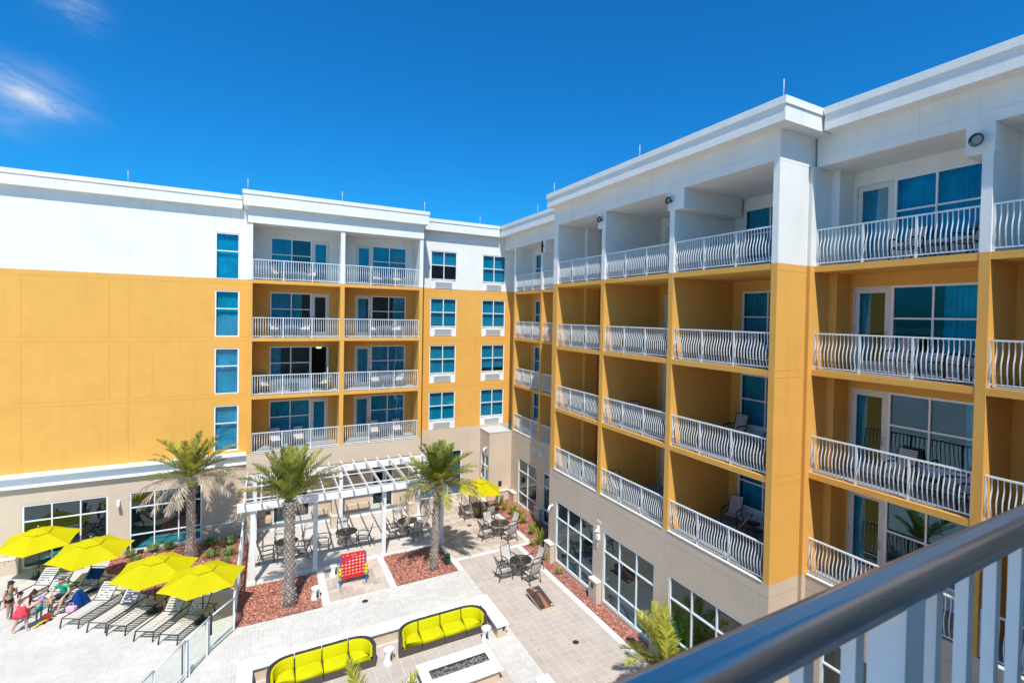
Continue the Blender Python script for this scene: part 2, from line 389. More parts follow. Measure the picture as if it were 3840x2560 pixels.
def door(fc, u0, u1, z0, z1, hinge='L', curtains=(), open_=False, kind='door', transom=None):
    mb = MB(); b = fc.box; fw = .045
    b(mb, u0, u1, -.02, -.10, z1-fw, z1); b(mb, u0, u0+fw, -.02, -.10, z0, z1-fw); b(mb, u1-fw, u1, -.02, -.10, z0, z1-fw); b(mb, u0+fw, u1-fw, -.02, -.10, z0, z0+.04)
    o = mb.build(kind, M['door'], hotel)
    lf = MB(); W = u1-u0-2*fw-.01; H = z1-z0-fw-.05
    def leaf(box):   # box(a0,a1,t0,t1,z0,z1): a along leaf 0..W
        box(0, .13, 0, .045, 0, H); box(W-.13, W, 0, .045, 0, H); box(.13, W-.13, 0, .045, H-.14, H); box(.13, W-.13, 0, .045, 0, .22)
    base = u0+fw+.005
    if open_:
        ub = u1-fw-.03
        leaf(lambda a0, a1, t0, t1, c0, c1: b(lf, ub-t1, ub-t0, -.03+a0, -.03+a1, z0+.045+c0, z0+.045+c1))
        lo = lf.build('door_leaf', M['door'], o)
        g = MB(); g.quad(fc.p(ub-.022, .10, z0+.26), fc.p(ub-.022, W-.16, z0+.26), fc.p(ub-.022, W-.16, z0+H-.1), fc.p(ub-.022, .10, z0+H-.1)); g.build('glass_pane', M['glass'], o)
        h = MB(); h.tube([fc.p(ub-.03, W-.09, z0+1.1), fc.p(ub-.10, W-.09, z0+1.1), fc.p(ub-.10, W-.09, z0+.95), fc.p(ub-.03, W-.09, z0+.95)], .012, 6); h.build('handle', M['steel'], o)
    else:
        leaf(lambda a0, a1, t0, t1, c0, c1: b(lf, base+a0, base+a1, -.035-t1, -.035-t0, z0+.045+c0, z0+.045+c1))
        lo = lf.build('door_leaf', M['door'], o)
        g = MB(); g.quad(fc.p(base+.12, -.057, z0+.25), fc.p(base+W-.12, -.057, z0+.25), fc.p(base+W-.12, -.057, z0+H-.08), fc.p(base+.12, -.057, z0+H-.08)); g.build('glass_pane', M['glass'], o)
        hu = base+W-.065 if hinge == 'L' else base+.065; s_ = -1 if hinge == 'L' else 1
        h = MB(); h.tube([fc.p(hu, -.035, z0+1.12), fc.p(hu, .035, z0+1.12), fc.p(hu+s_*.01, .045, z0+1.05), fc.p(hu, .035, z0+.92), fc.p(hu, -.035, z0+.92)], .011, 6); h.build('handle', M['steel'], o)
        hg = MB(); hx = base-.005 if hinge == 'L' else base+W-.02
        for q in (.25, 1.15, 2.1):
            if q < H: fc.box(hg, hx, hx+.025, -.034, -.022, z0+q, z0+q+.1)
        hg.build('hinge', M['steel'], o)
        for a, e in curtains: curtain_mesh(fc, base+W*a+.06, base+W*e-.06, -.18, z0+.05, z1-.05).build('curtain', M['curtain'], o)
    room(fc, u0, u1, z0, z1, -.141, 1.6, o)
    return o
PICK = [(1.0, 0), (.82, -.012), (.72, -.010), (.60, .020), (.50, .050), (.36, .062), (.22, .048), (.10, .015), (0.0, 0)]
def railing(fc, u0, u1, z, d=-.10, parent=None, gap=.112, posts=2, matl='rail'):
    mb = MB(); H = 1.07
    fc.box(mb, u0, u1, d-.028, d+.028, z+H-.04, z+H)
    fc.box(mb, u0, u1, d-.016, d+.016, z+.07, z+.10)
    pu = [u0+.02+(u1-u0-.04)*i/(posts+1) for i in range(posts+2)]
    for i, q in enumerate(pu):
        w = .026 if 0 < i < posts+1 else .018
        fc.box(mb, q-w, q+w, d-.027, d+.027, z+.003, z+H-.041)
    for a, b in zip(pu, pu[1:]):
        n = max(1, round((b-a)/gap)-1)
        for i in range(1, n+1):
            u = a+(b-a)*i/(n+1); w = .0105
            prev = None
            ring = []
            for t, o in PICK:
                zz = z+.10+(H-.14)*t; ring.append((zz, d+o))
            vs = []; fs = []
            for zz, dd in ring: vs += [fc.p(u-w, dd-w, zz), fc.p(u+w, dd-w, zz), fc.p(u+w, dd+w, zz), fc.p(u-w, dd+w, zz)]
            for k in range(len(ring)-1):
                for j in range(4): fs.append((4*k+j, 4*k+(j+1) % 4, 4*k+4+(j+1) % 4, 4*k+4+j))
            mb.add(vs, fs, 0, False)
    return mb.build('balcony_railing', M[matl], parent or hotel)
def joint(fc, mb, u0, u1, z0, z1, d=0, w=.018):
    """a thin plaster joint standing 2 mm proud, drawn as a darker line"""
    if abs(u1-u0) < 1e-6: fc.box(mb, u0-w/2, u0+w/2, d-.004, d+.002, z0, z1)
    else: fc.box(mb, u0, u1, d-.004, d+.0022, z0-w/2, z0+w/2)
# ---- facade planes
A1 = Fac('A', 32.27); A2 = Fac('A', 31.04); A3 = Fac('A', 32.55); A2r = Fac('A', 32.75); AG = Fac('A', 32.62)
B1 = Fac('B', 13.88); B2 = Fac('B', 12.08); B3 = Fac('B', 13.62); BR = Fac('B', 15.08)
BE = Fac('A', 9.294)   # end face of the projecting block, facing the camera
# ---- left blank wall (plane A1)
wx = (-2.325, -1.252)
h1 = {k: (wx[0], wx[1], LV[k]+.014, LV[k]+2.427) for k in LV}
mb = MB(); A1.wall(mb, -16, -.85, 13.59, 17.3, [h1[5]]); mb.build('upper_wall', M['white'], hotel)
mb = MB(); A1.wall(mb, -16, -.85, 4.43, 13.59, [h1[5], h1[4], h1[3], h1[2]]); mb.build('middle_wall', M['yellow'], hotel)
g1 = [(-9.38, -6.45, .09, 2.98), (-5.67, -2.79, .09, 3.0), (-13.2, -10.25, .09, 2.98)]
mb = MB(); A1.wall(mb, -16, -.85, 0, 4.43, g1); mb.build('base_wall', M['beige'], hotel)
for k in LV:
    a = h1[k]
    window(A1, a[0], a[1], a[2], a[3], (), (a[2]+1.47,), curtains=((0, 1),), fw=.065)
for (a, b, c, e) in g1:
    w3 = (b-a)/3
    window(A1, a, b, c, e, (a+w3, a+2*w3), (c+.78, c+2.13), glass='glassdark', dep=3.5, fw=.07, floor='roomlit', kind='lobby_window')
mb = MB()
for z in (Z5-.21, Z4-.0, Z4-.21, Z3+.03, Z3-.17, 16.45): joint(A1, mb, -16, -.86, z, z)
mb2 = MB()
for u in (-9.41, -6.44, -5.71):
    joint(A1, mb, u, u, 13.60, 17.2)
    for a, b in ((4.45, 7.36), (7.60, 10.33), (10.57, 13.32)): joint(A1, mb2, u, u, a, b)
for z in (Z5-.21, Z4-.0, Z4-.21, Z3+.03, Z3-.17): joint(A1, mb2, -16, -.86, z, z)
mbw = MB(); joint(A1, mbw, -16, wx[0], 16.45, 16.45); joint(A1, mbw, wx[1], -.86, 16.45, 16.45); joint(A1, mbw, wx[0], wx[1], 16.45, 16.45)
for u in (-9.41, -6.44, -5.71, wx[0]-.01, wx[1]+.01): joint(A1, mbw, u, u, 16.0 if u > -5 else 13.62, 17.25)
mbw.build('plaster_joint', M['jw'], hotel); mb2.build('plaster_joint', M['jy'], hotel)
# ledge between the ochre and the beige
mb = MB(); A1.box(mb, -16, -.87, 0, .36, 4.31, 4.43); A1.box(mb, -16, -.87, 0, .13, 3.86, 4.308); A1.box(mb, -16, -.87, 0, .19, 3.80, 3.858); mb.build('ledge', M['trim'], hotel)
def pedestal(fc, u0, u1, h=.72, t=.22, d=0):
    mb = MB(); fc.box(mb, u0, u1, d, d+t, 0, h-.05, 0); fc.box(mb, u0-.02, u1+.02, d, d+t+.025, h-.049, h, 1)
    mb.build('pedestal', [M['beige'], M['cap']], hotel, bevel=.006)
pedestal(A1, -10.05, -9.42); pedestal(A1, -6.38, -5.73); pedestal(A1, -2.74, -.88, .80, .15)
# ---- projecting balcony bay (plane A2)
xl0, xl1, xc0, xc1, xr0, xr1 = -.86, -.649, 3.48, 3.694, 7.803, 8.0
YB = 31.04
for nm, z0, z1, mm in (('pier', Z2, Z5, 'yellow'), ('pier', Z5, 16.45, 'white')):
    for a, b in ((xl0, xl1), (xc0, xc1), (xr0, xr1)):
        mb = MB(); mb.box(a, b, YB, 32.9, z0, z1); mb.build('partition_wall', M[mm], hotel)
mb = MB(); mb.box(xl0, xr1, YB-.02, 32.9, 16.45, 17.4); mb.box(xl0-.01, xr1+.01, YB-.05, YB-.021, 16.45, 16.76); mb.build('upper_wall', M['white'], hotel)
for k in (5, 4, 3):
    for a, b in ((xl1, xc0), (xc1, xr0)):
        mb = MB(); mb.box(a, b, YB+.012, 32.75, LV[k]-.17, LV[k]); mb.build('balcony_slab', M['yellow'], hotel)
for k in LV:
    for a, b in ((xl1, xc0), (xc1, xr0)):
        mb = MB(); mb.box(a, b, YB+.14, 32.749, LV[k], LV[k]+.006); mb.build('balcony_deck', M['deck'], hotel)
mb = MB(); mb.box(xl0, xr1, YB, 32.75, 3.70, Z2); mb.box(xl0, xr1, YB, YB+.3, 3.54, 3.70); mb.build('base_wall', M['beige'], hotel)
mb = MB(); mb.box(xl1+.01, xc0-.01, YB-.02, YB+.1, Z2, Z2+.012); mb.box(xc1+.01, xr0-.01, YB-.02, YB+.1, Z2, Z2+.012); mb.build('slab_edge_trim', M['cap'], hotel)
units = {}
for k in LV:
    z = LV[k]; mm = 'white' if k == 5 else 'yellow'
    zt = 16.45 if k == 5 else z+2.83
    uL = (.14, 3.07); uR = (4.47, 7.40)
    mb = MB(); A2r.wall(mb, xl1, xc0, z, zt, [(uL[0], uL[1], z, z+2.45)]); A2r.wall(mb, xc1, xr0, z, zt, [(uR[0], uR[1], z, z+2.45)]); mb.build('balcony_back_wall', M[mm], hotel)
    cu = {5: ((0, .55), (.0, 1)), 4: ((0, .78), (.62, 1)), 3: ((0, .28), (0, 1)), 2: ((0, 1), (0, 1))}[k]
    wl = window(A2r, uL[0], 2.16, z+.02, z+2.45, (1.16,), (z+1.53,), panel=z+.62, curtains=(cu[0],), ac=(.5, 1.6, z+.12, z+.52), cz0=z+.1)
    door(A2r, 2.16, uL[1], z+.02, z+2.45, 'R', curtains=() if k in (4, 3) else ((0, 1),), open_=(k == 3))
    wr = window(A2r, 5.39, uR[1], z+.02, z+2.45, (6.39,), (z+1.53,), panel=z+.62, curtains=(cu[1],), ac=(5.8, 6.9, z+.12, z+.52), cz0=z+.1)
    door(A2r, uR[0], 5.39, z+.02, z+2.45, 'L', curtains=((0, 1),) if k != 4 else ((0, .8),))
    railing(A2, xl1+.005, xc0-.005, z); railing(A2, xc1+.005, xr0-.005, z)
# soffit lights inside the open rooms
for z in (Z4, Z3):
    mb = MB(); mb.lathe([(0, 0), (.10, .0), (.13, .03), (.14, .07)], (2.6, 33.2, z+2.30), 16); mb.lathe([(.145, .02), (.15, .05)], (2.6, 33.2, z+2.30), 16)
    e_ = mat('lit_glass_lamp', (.9, .75, .4)); e_.node_tree.nodes['Principled BSDF'].inputs['Emission Color'].default_value = (1, .8, .4, 1); e_.node_tree.nodes['Principled BSDF'].inputs['Emission Strength'].default_value = 1.2
    mb.build('ceiling_lamp', e_, hotel)
# ground floor under the bay: recessed wall, pilasters, doors
gh = [(.36, 2.30, .15, 2.72), (5.43, 6.75, .15, 2.98)]
mb = MB(); AG.wall(mb, xl0, xr1, 0, 3.54, gh); mb.build('recess_wall', M['beige'], hotel)
mb = MB(); mb.box(xl0, xr1, YB+.301, 32.62, 3.60, 3.699); mb.build('recess_soffit', M['beige'], hotel)
mb = MB(); mb.box(xl0+.02, xr1-.02, 32.18, 32.615, .0, .14); mb.build('door_step', M['coping'], hotel, bevel=.01)
for (a, b) in ((-.84, -.40), (3.16, 3.60), (7.36, 7.98)):
    mb = MB(); mb.box(a+.06, b-.04, 31.06, 31.62, .0, 3.539); mb.box(a+.02, b, 31.0, 31.66, 0, 1.72)
    mb.build('pilaster', M['beige'], hotel)
    mb = MB(); mb.box(a-.02, b+.03, 30.86, 31.7, 0, .66, 0); mb.box(a-.04, b+.05, 30.84, 31.72, .66, .71, 1); mb.build('pedestal', [M['beige'], M['cap']], hotel, bevel=.006)
window(AG, .36, 1.33, .17, 2.72, (), (2.1,), glass='glassdark', dep=2.5, floor='roomlit'); door(AG, 1.33, 2.30, .15, 2.72, 'R')
door(AG, 5.43, 6.33, .15, 2.47, 'R'); window(AG, 6.33, 6.75, .17, 2.47, (), (1.7,), glass='glassdark', dep=2.5); window(AG, 5.43, 6.75, 2.47, 2.98, (6.33,), (), glass='glassdark', dep=2.5)
for q0, q1 in ((3.9, 5.35), (-.28, .30), (2.4, 3.1)):
    mb = MB(); AG.box(mb, q0, q1, 0, .1, .14, .60); mb.build('wainscot', M['beige'], hotel)
# ---- recessed wall with the air conditioner windows (plane A3)
h3 = []
for k in LV:
    for a, b in ((8.86, 10.571), (12.303, 13.98)): h3.append((a, b, LV[k]+.04, LV[k]+2.46))
mb = MB(); A3.wall(mb, 8.0, 14.63, 13.62, 17.3, h3); mb.build('upper_wall', M['white'], hotel)
mb = MB(); A3.wall(mb, 8.0, 14.63, 4.62, 13.62, h3); mb.build('middle_wall', M['yellow'], hotel)
g3 = (8.35, 11.09, .2, 3.15)
mb = MB(); A3.wall(mb, 8.0, 14.63, 0, 4.62, [g3]); mb.build('base_wall', M['beige'], hotel)
cs = [((0, 1),), ((.0, 1),), ((0, 1),), ((0, 1),)]
for k in LV:
    for i, (a, b) in enumerate(((8.86, 10.571), (12.303, 13.98))):
        z = LV[k]; md = (a+b)/2
        window(A3, a, b, z+.04, z+2.46, (md,), (z+1.56,), panel=z+.66, blind={(5, 0): z+1.62, (5, 1): z+.70, (4, 0): z+.78, (4, 1): z+.70, (3, 0): z+.70, (3, 1): z+.95, (2, 0): z+.70, (2, 1): z+.74}[(k, i)], ac=(a+.28, b-.3, z+.10, z+.52))
o = window(A3, *g3, (9.26, 10.17), (1.55,), glass='glass', dep=1.2, fw=.07, kind='lobby_window')
bl = MB()
for i in range(44): zz = .35+i*.062; bl.obox((9.72, 32.55+.22, zz), (1.3, 0, 0), (0, .022, .012), (0, -.0005, .001))
bl.build('window_blind', M['curtain'], o)
for z in (Z5-.10, Z4-.22, Z3-.22):
    mb = MB(); joint(A3, mb, 8.0, 14.6, z, z); mb.build('plaster_joint', M['jy'], hotel)
# ---- low corner block with the flat grey roof
mb = MB(); CB = Fac('B', 12.34)
CB.wall(mb, 30.87, 32.549, 0, 4.40, [(31.02, 32.34, .05, 2.90)], ends=False); Fac('A', 30.87).wall(mb, 12.34, 13.88, 0, 4.40, ends=False); mb.build('base_wall', M['beige'], hotel)
mb = MB(); mb.box(12.32, 13.879, 30.85, 32.549, 4.40, 4.44); mb.build('flat_roof', M['roofgrey'], hotel)
window(CB, 31.02, 32.34, 2.12, 2.90, (31.68,), (), glass='glassdark', dep=1.2); door(CB, 31.02, 31.68, .05, 2.12, 'R'); window(CB, 31.68, 32.34, .05, 2.12, (), (1.2,), glass='glassdark', dep=1.2)
mb = MB(); mb.box(12.20, 13.70, 30.70, 30.869, 0, .58, 0); mb.box(12.18, 13.72, 30.66, 30.87, .58, .63, 1); mb.box(13.66, 13.879, 29.86, 30.70, 0, .58, 0); mb.box(13.62, 13.88, 29.84, 30.66, .581, .631, 1)
mb.build('pedestal', [M['beige'], M['cap']], hotel)
mb = MB(); mb.box(13.0, 13.22, 30.835, 30.869, .9, 1.22); mb.build('wall_vent', M['bronze'], hotel)
# ---- right wing, far part (plane B1)
YF0, YF1 = 30.679, 30.90
def wing_part(fc, px, bays, piers, groundholes, zbase0=0):
    pass
def partition(fc, y0, y1, back=15.08, lv=(Z2, Z5, 16.4)):
    for z0, z1, mm in ((lv[0], lv[1], 'yellow'), (lv[1], lv[2], 'white')):
        mb = MB(); mb.box(fc.pl, back, y0, y1, z0, z1); mb.build('partition_wall', M[mm], hotel)
def bay(fc, y0, y1, door_far, floors=(2, 3, 4, 5), win=True, rails=True, cur=None, posts=2, openlook=()):
    """balcony bay between two partitions: slab, deck, back wall, window, door, railing"""
    for k in floors:
        z = LV[k]; zt = 16.4 if k == 5 else z+2.83; mm = 'white' if k == 5 else 'yellow'
        if k > 2:
            mb = MB(); mb.box(fc.pl+.012, 15.08, y0, y1, z-.17, z); mb.build('balcony_slab', M['yellow'], hotel)
        mb = MB(); mb.box(fc.pl+.14, 15.079, y0+.001, y1-.001, z+.0005, z+.006); mb.build('balcony_deck', M['deck'], hotel)
        if door_far is None:
            mb = MB(); BR.wall(mb, y0, y1, z, zt); mb.build('balcony_back_wall', M[mm], hotel); u = None
        elif door_far:
            u = (y1-.32-3.2, y1-.32)
        else:
            u = (y1-.43-3.08, y1-.43)
        if u:
            u = (max(u[0], y0+.12), u[1])
            mb = MB(); BR.wall(mb, y0, y1, z, zt, [(u[0], u[1], z, z+2.45)]); mb.build('balcony_back_wall', M[mm], hotel)
            c = (cur or {}).get(k, ((0, 1),))
            if door_far:
                dsp = u[1]-1.09
                door(BR, dsp, u[1], z+.02, z+2.45, 'R', curtains=((.55, 1),) if k in (4, 3, 2) else ((0, 1),))
                window(BR, u[0], dsp, z+.02, z+2.45, ((u[0]+dsp)/2,), (z+1.53,), panel=z+.60, curtains=c, ac=(u[0]+.3, dsp-.5, z+.12, z+.52), cz0=z+.1, dep=2.2)
            else:
                dsp = u[0]+.85
                door(BR, u[0], dsp, z+.02, z+2.45, 'L', curtains=((0, 1),))
                window(BR, dsp, u[1], z+.02, z+2.45, ((u[1]+dsp)/2,), (z+1.53,), panel=z+.60, curtains=c, ac=(dsp+.4, u[1]-.4, z+.12, z+.52), cz0=z+.1)
        if rails: railing(fc, y0+.005, y1-.005, z, posts=posts)
# far part
partition(B1, 30.679, 30.90)
mb = MB(); Fac('B', 14.63).wall(mb, 30.90, 32.55, 4.44, Z5, ends=False); mb.build('middle_wall', M['yellow'], hotel)
mb = MB(); Fac('B', 14.63).wall(mb, 30.90, 32.55, Z5, 16.4, ends=False); mb.build('upper_wall', M['white'], hotel)
partition(B1, 26.87, 27.091)
bay(B1, 27.091, 30.679, False); bay(B1, 22.03, 26.87, None)
gb1 = [(27.09, 29.75, .02, 2.95), (23.1, 26.32, .02, 2.93)]
mb = MB(); B1.wall(mb, 22.0, 30.87, 0, Z2, gb1, ends=False); mb.build('base_wall', M['beige'], hotel)
window(B1, *gb1[0], (28.42,), (.78, 2.15), glass='glassdark', dep=3, fw=.07, floor='roomlit', kind='lobby_window')
window(B1, *gb1[1], (24.2, 25.25), (.78, 2.15), glass='glassdark', dep=3, fw=.07, floor='roomlit', kind='lobby_window')
pedestal(B1, 26.40, 27.02, .75, .2)
mb = MB(); mb.box(13.88, 15.3, 22.0, 32.55, 16.4, 17.4); mb.box(13.88, 14.98, 26.60, 27.091, 15.72, 16.399); mb.build('upper_wall', M['white'], hotel)
mb = MB(); joint(B1, mb, 22.3, 32.5, 16.62, 16.62); joint(B1, mb, 29.8, 29.8, 16.41, 17.2); mb.build('plaster_joint', M['jw'], hotel)
# ---- right wing, projecting part (plane B2)
yA, yBf, yBn, yCf, yCn, yDf, yD = 22.015, 18.009, 17.757, 13.764, 13.523, 9.499, 9.294
partition(B2, 21.80, yA+.2); partition(B2, yBn, yBf); partition(B2, yCn, yCf)
for z0, z1, mm in ((Z2, Z5, 'yellow'), (Z5, 16.4, 'white')):
    mb = MB(); mb.box(12.08, 13.34, yD, yDf, z0, z1); mb.box(13.34, 13.44, yD+.05, yDf, z0, z1); mb.box(13.44, 15.08, 9.227, yDf, z0, z1); mb.build('end_wall', M[mm], hotel)
mb = MB(); mb.box(13.62, 14.35, yA-.42, 21.80, Z2, Z5-.17); mb.build('chase_wall', M['yellow'], hotel)
mb = MB(); mb.box(13.62, 14.35, yA-.42, 21.80, Z5, 16.4); mb.build('chase_wall', M['white'], hotel)
bay(B2, yBf, 21.80, None)
bay(B2, yCf, yBn, True)
bay(B2, yDf, yCn, False)
gb2 = [(18.17, 21.50, .17, 3.09), (14.15, 17.43, .17, 3.09), (10.1, 13.39, .17, 3.06)]
mb = MB(); B2.wall(mb, yD, yA+.2, 0, Z2, gb2, ends=False); mb.build('base_wall', M['beige'], hotel)
mb = MB(); mb.box(12.081, 13.34, yD, yDf, 0, Z2-.001); mb.box(13.34, 13.44, yD+.05, yDf, 0, Z2-.001); mb.box(13.44, 14.2, 9.227, yDf, 0, Z2-.001); mb.build('end_wall', M['beige'], hotel)
mb = MB()
for a, b in ((yBf, 21.80), (yCf, yBn), (yDf, yCn)): mb.box(12.06, 12.18, a+.01, b-.01, Z2, Z2+.014)
mb.box(13.60, 13.72, 5.23, 9.21, Z2, Z2+.014); mb.box(13.86, 13.98, 22.1, 26.86, Z2, Z2+.014); mb.box(13.86, 13.98, 27.1, 30.67, Z2, Z2+.014)
mb.build('slab_edge_trim', M['cap'], hotel)
for (a, b, c, e) in gb2:
    w3 = (b-a)/3
    window(B2, a, b, c, e, (a+w3, a+2*w3), (c+.76, c+2.10), glass='glassdark', dep=3.5, fw=.07, floor='roomlit', kind='lobby_window')
pedestal(B2, 21.55, 22.18, .95, .25); pedestal(B2, 17.50, 18.10, .95, .25); pedestal(B2, 13.46, 14.08, .95, .25); pedestal(B2, 9.4, 10.03, .95, .25)
mb = MB(); mb.box(12.08, 15.3, yD, yA+.2, 16.4, 17.4); mb.build('upper_wall', M['white'], hotel)
for q0, q1 in ((yBf, yBf+.30), (yCf, yCf+.10), (yCn-.46, yCn)):
    mb = MB(); mb.box(12.065, 14.9, q0, q1, 15.72, 16.399); mb.build('ceiling_beam', M['white'], hotel)
mb = MB(); joint(B2, mb, yD+.01, yA+.18, 16.66, 16.66)
for y in (10.9, 15.6, 19.9): joint(B2, mb, y, y, 16.42, 17.24)
joint(BE, mb, 12.09, 13.33, 16.38, 16.38); mb.build('plaster_joint', M['jw'], hotel)
mb = MB()
for z in (Z5-.20, Z4, Z4-.20, Z3, Z3-.20): joint(BE, mb, 12.09, 13.33, z, z); 
mb.build('plaster_joint', M['jy'], hotel)
mb = MB(); joint(BE, mb, 12.09, 13.33, Z2-.35, Z2-.35); joint(B2, mb, yD+.01, yA+.18, Z2-.36, Z2-.36); joint(B1, mb, 22.3, 30.8, Z2-.36, Z2-.36); joint(B2, mb, 13.64, 13.64, 3.3, Z2-.37); joint(B2, mb, 17.88, 17.88, 3.3, Z2-.37); mb.build('plaster_joint', M['jb'], hotel)
# ---- right wing, near part (plane B3)
yE, yFf, yFn = 9.227, 5.21, 5.0
partition(B3, yFn, yFf); partition(B3, .80, 1.0)
mb = MB(); mb.box(14.36, 15.08, 8.98, yE, Z2, Z5-.17); mb.build('chase_wall', M['yellow'], hotel)
mb = MB(); mb.box(14.36, 15.08, 8.98, yE, Z5, 16.4); mb.build('chase_wall', M['white'], hotel)
bay(B3, yFf, yE, True, cur={4: ((0, .42),), 3: ((0, .15),), 2: ((0, .1),)})
bay(B3, 1.0, yFn, False)
gb3 = [(5.9, 8.7, .17, 3.05), (1.6, 4.6, .17, 3.05)]
mb = MB(); B3.wall(mb, .6, 9.226, 0, Z2, gb3, ends=False); mb.build('base_wall', M['beige'], hotel)
for (a, b, c, e) in gb3:
    w3 = (b-a)/3; window(B3, a, b, c, e, (a+w3, a+2*w3), (c+.76, c+2.10), glass='glassdark', dep=3.5, fw=.07, floor='roomlit', kind='lobby_window')
mb = MB(); mb.box(13.62, 15.3, .6, 9.226, 16.4, 17.4); mb.box(13.60, 14.98, yFf, yFf+.32, 15.74, 16.399); mb.box(13.601, 13.9, yFn-.02, yFf, 15.74, 16.399); mb.build('upper_wall', M['white'], hotel)
mb = MB(); joint(B3, mb, .7, 9.2, 16.66, 16.66); joint(B3, mb, 6.53, 6.53, 16.42, 17.24); mb.build('plaster_joint', M['jw'], hotel)
mb = MB(); joint(B3, mb, 5.1, 5.1, 3.2, Z2); joint(B3, mb, 6.2, 6.2, 3.2, Z2); joint(B3, mb, 1, 9.2, Z2-.4, Z2-.4); mb.build('plaster_joint', M['jb'], hotel)
# ---- cornices: fascia with a thin projecting lip along the top
def cornice(pts, over, z0, z1, back=3.0):
    """pts: wall line corners; fascia stands `over` outside"""
def corn_box(x0, x1, y0, y1, z0, z1, lip=.038, sides='S'):
    mb = MB(); mb.box(x0, x1, y0, y1, z0, z1-.20); 
    lx0 = x0-(lip if 'W' in sides else 0); ly0 = y0-(lip if 'S' in sides else 0); lx1 = x1+(lip if 'E' in sides else 0); ly1 = y1+(lip if 'N' in sides else 0)
    mb.box(lx0, lx1, ly0, ly1, z1-.20, z1)
    return mb.build('roof_cornice', M['trim'], hotel)
M['trim'] = M['white']
corn_box(-16, -1.15, 31.97, 34, 17.25, 17.94, sides='S')
corn_box(-1.07, 8.22, 30.73, 34, 17.27, 18.04, sides='SWE')
corn_box(8.30, 13.33, 32.15, 34, 17.23, 17.95, sides='S')
corn_box(13.40, 18, 21.9, 34, 17.23, 17.95, sides='W')
corn_box(11.63, 18, 8.83, 22.16, 17.23, 17.86, sides='WSN')
corn_box(13.20, 18, .3, 8.75, 17.23, 17.86, sides='W')
# ---- lightning rods
for x, y, z0, z1 in ((-5.79, 32.3, 17.93, 18.55), (-.89, 31, 18.04, 18.66), (3.51, 31, 18.04, 18.62), (8.01, 31, 18.04, 18.66), (12.06, 32.5, 17.95, 18.50), (13.6, 27.1, 17.95, 18.50), (11.9, 21.98, 17.86, 18.42), (11.9, 15.33, 17.86, 18.42), (11.8, 9.03, 17.86, 18.40)):
    mb = MB(); mb.tube([(x, y, z0), (x, y, z1)], .008, 6); mb.build('lightning_rod', M['plastic'], hotel)
# ---- round spotlights on the brackets
def spot(fc, u, z, r=.115):
    mb = MB(); q = lambda du, d, dz: fc.p(u+du, d, z+dz)
    for i in range(2):
        ringpts = [q(r*math.cos(a), .16+.0*i, r*math.sin(a)) for a in [2*math.pi*j/20 for j in range(20)]]
    mb.tube(ringpts, r*.16, 6, closed=True)
    inner = [q(r*.9*math.cos(a), .12, r*.9*math.sin(a)) for a in [2*math.pi*j/20 for j in range(20)]]
    back = [q(r*.35*math.cos(a), .02, r*.35*math.sin(a)) for a in [2*math.pi*j/20 for j in range(20)]]
    front = [q(r*math.cos(a), .15, r*math.sin(a)) for a in [2*math.pi*j/20 for j in range(20)]]
    mb.add(back+front, [(j, (j+1) % 20, (j+1) % 20+20, j+20) for j in range(20)], 0, True)
    mb.tube([q(0, .0, 0), q(0, .05, 0)], r*.4, 10); mb.tube([q(-.02, .02, r+.01), q(0, .14, r+.02)], .01, 6)
    o = mb.build('spotlight', M['green_lamp'], hotel)
    l = MB(); l.add([q(0, .125, 0)]+inner, [(0, j+1, (j+1) % 20+1) for j in range(20)], 0, False); l.build('lens', M['acdark'], o)
spot(Fac('B', 12.065), yBf+.0, 16.05); spot(Fac('B', 12.065), 13.7, 16.05); spot(B1, 26.75, 16.05, .06); spot(Fac('B', 13.60), 5.27, 16.03, .13)
# ---- wall lamps of the ground floor
def wall_lamp(fc, u, z, kind=0):
    mb = MB()
    if kind == 0:   # white adjustable spot
        mb.tube([fc.p(u, .0, z+.12), fc.p(u, .06, z+.12)], .06, 12); mb.tube([fc.p(u, .06, z+.12), fc.p(u, .16, z+.10)], .02, 8)
        mb.tube([fc.p(u, .13, z+.14), fc.p(u+.02, .22, z-.14)], [.05, .075], 12)
        mb.build('wall_lamp', M['plastic'], hotel)
    elif kind == 1:  # half drum uplighter
        vs = []
        for zz in (z-.2, z+.2):
            for j in range(9): a = math.pi*j/8; vs.append(fc.p(u+.14*math.cos(a), .15*math.sin(a)+.0, zz))
        mb.add(vs, [(j, j+1, j+10, j+9) for j in range(8)]+[tuple(range(9)), tuple(range(9, 18))]); mb.build('wall_lamp', M['cap'], hotel)
    else:            # camera and junction box with a cable
        fc.box(mb, u-.10, u+.10, 0, .10, z-.12, z+.10); fc.box(mb, u-.05, u+.05, 0, .08, z+.18, z+.45)
        mb.tube([fc.p(u, .05, z-.12), fc.p(u-.03, .05, z-.35), fc.p(u+.04, .03, z-.55), fc.p(u+.08, .03, z-.42)], .012, 5)
        mb.tube([fc.p(u-.0, .08, z+.30), fc.p(u-.10, .22, z+.26)], .045, 10)
        mb.build('security_camera', M['plastic'], hotel)
wall_lamp(A1, -6.06, 2.52); wall_lamp(B1, 27.39, 4.0, 1); wall_lamp(B1, 26.5, 3.98, 1); wall_lamp(B2, 21.84, 2.62); wall_lamp(B2, 17.78, 2.75, 2); wall_lamp(CB, 31.35, 3.25)
wall_lamp(Fac('A', 31.06), 3.36, 2.95)
mb = MB(); A1.box(mb, -1.78, -1.62, 0, .10, .42, .72); mb.tube([(-1.70, 32.15, .42), (-1.70, 32.15, 0)], .025, 8); A1.box(mb, -1.45, -1.30, 0, .06, .62, .80); mb.build('electrical_box', M['acdark'], hotel)
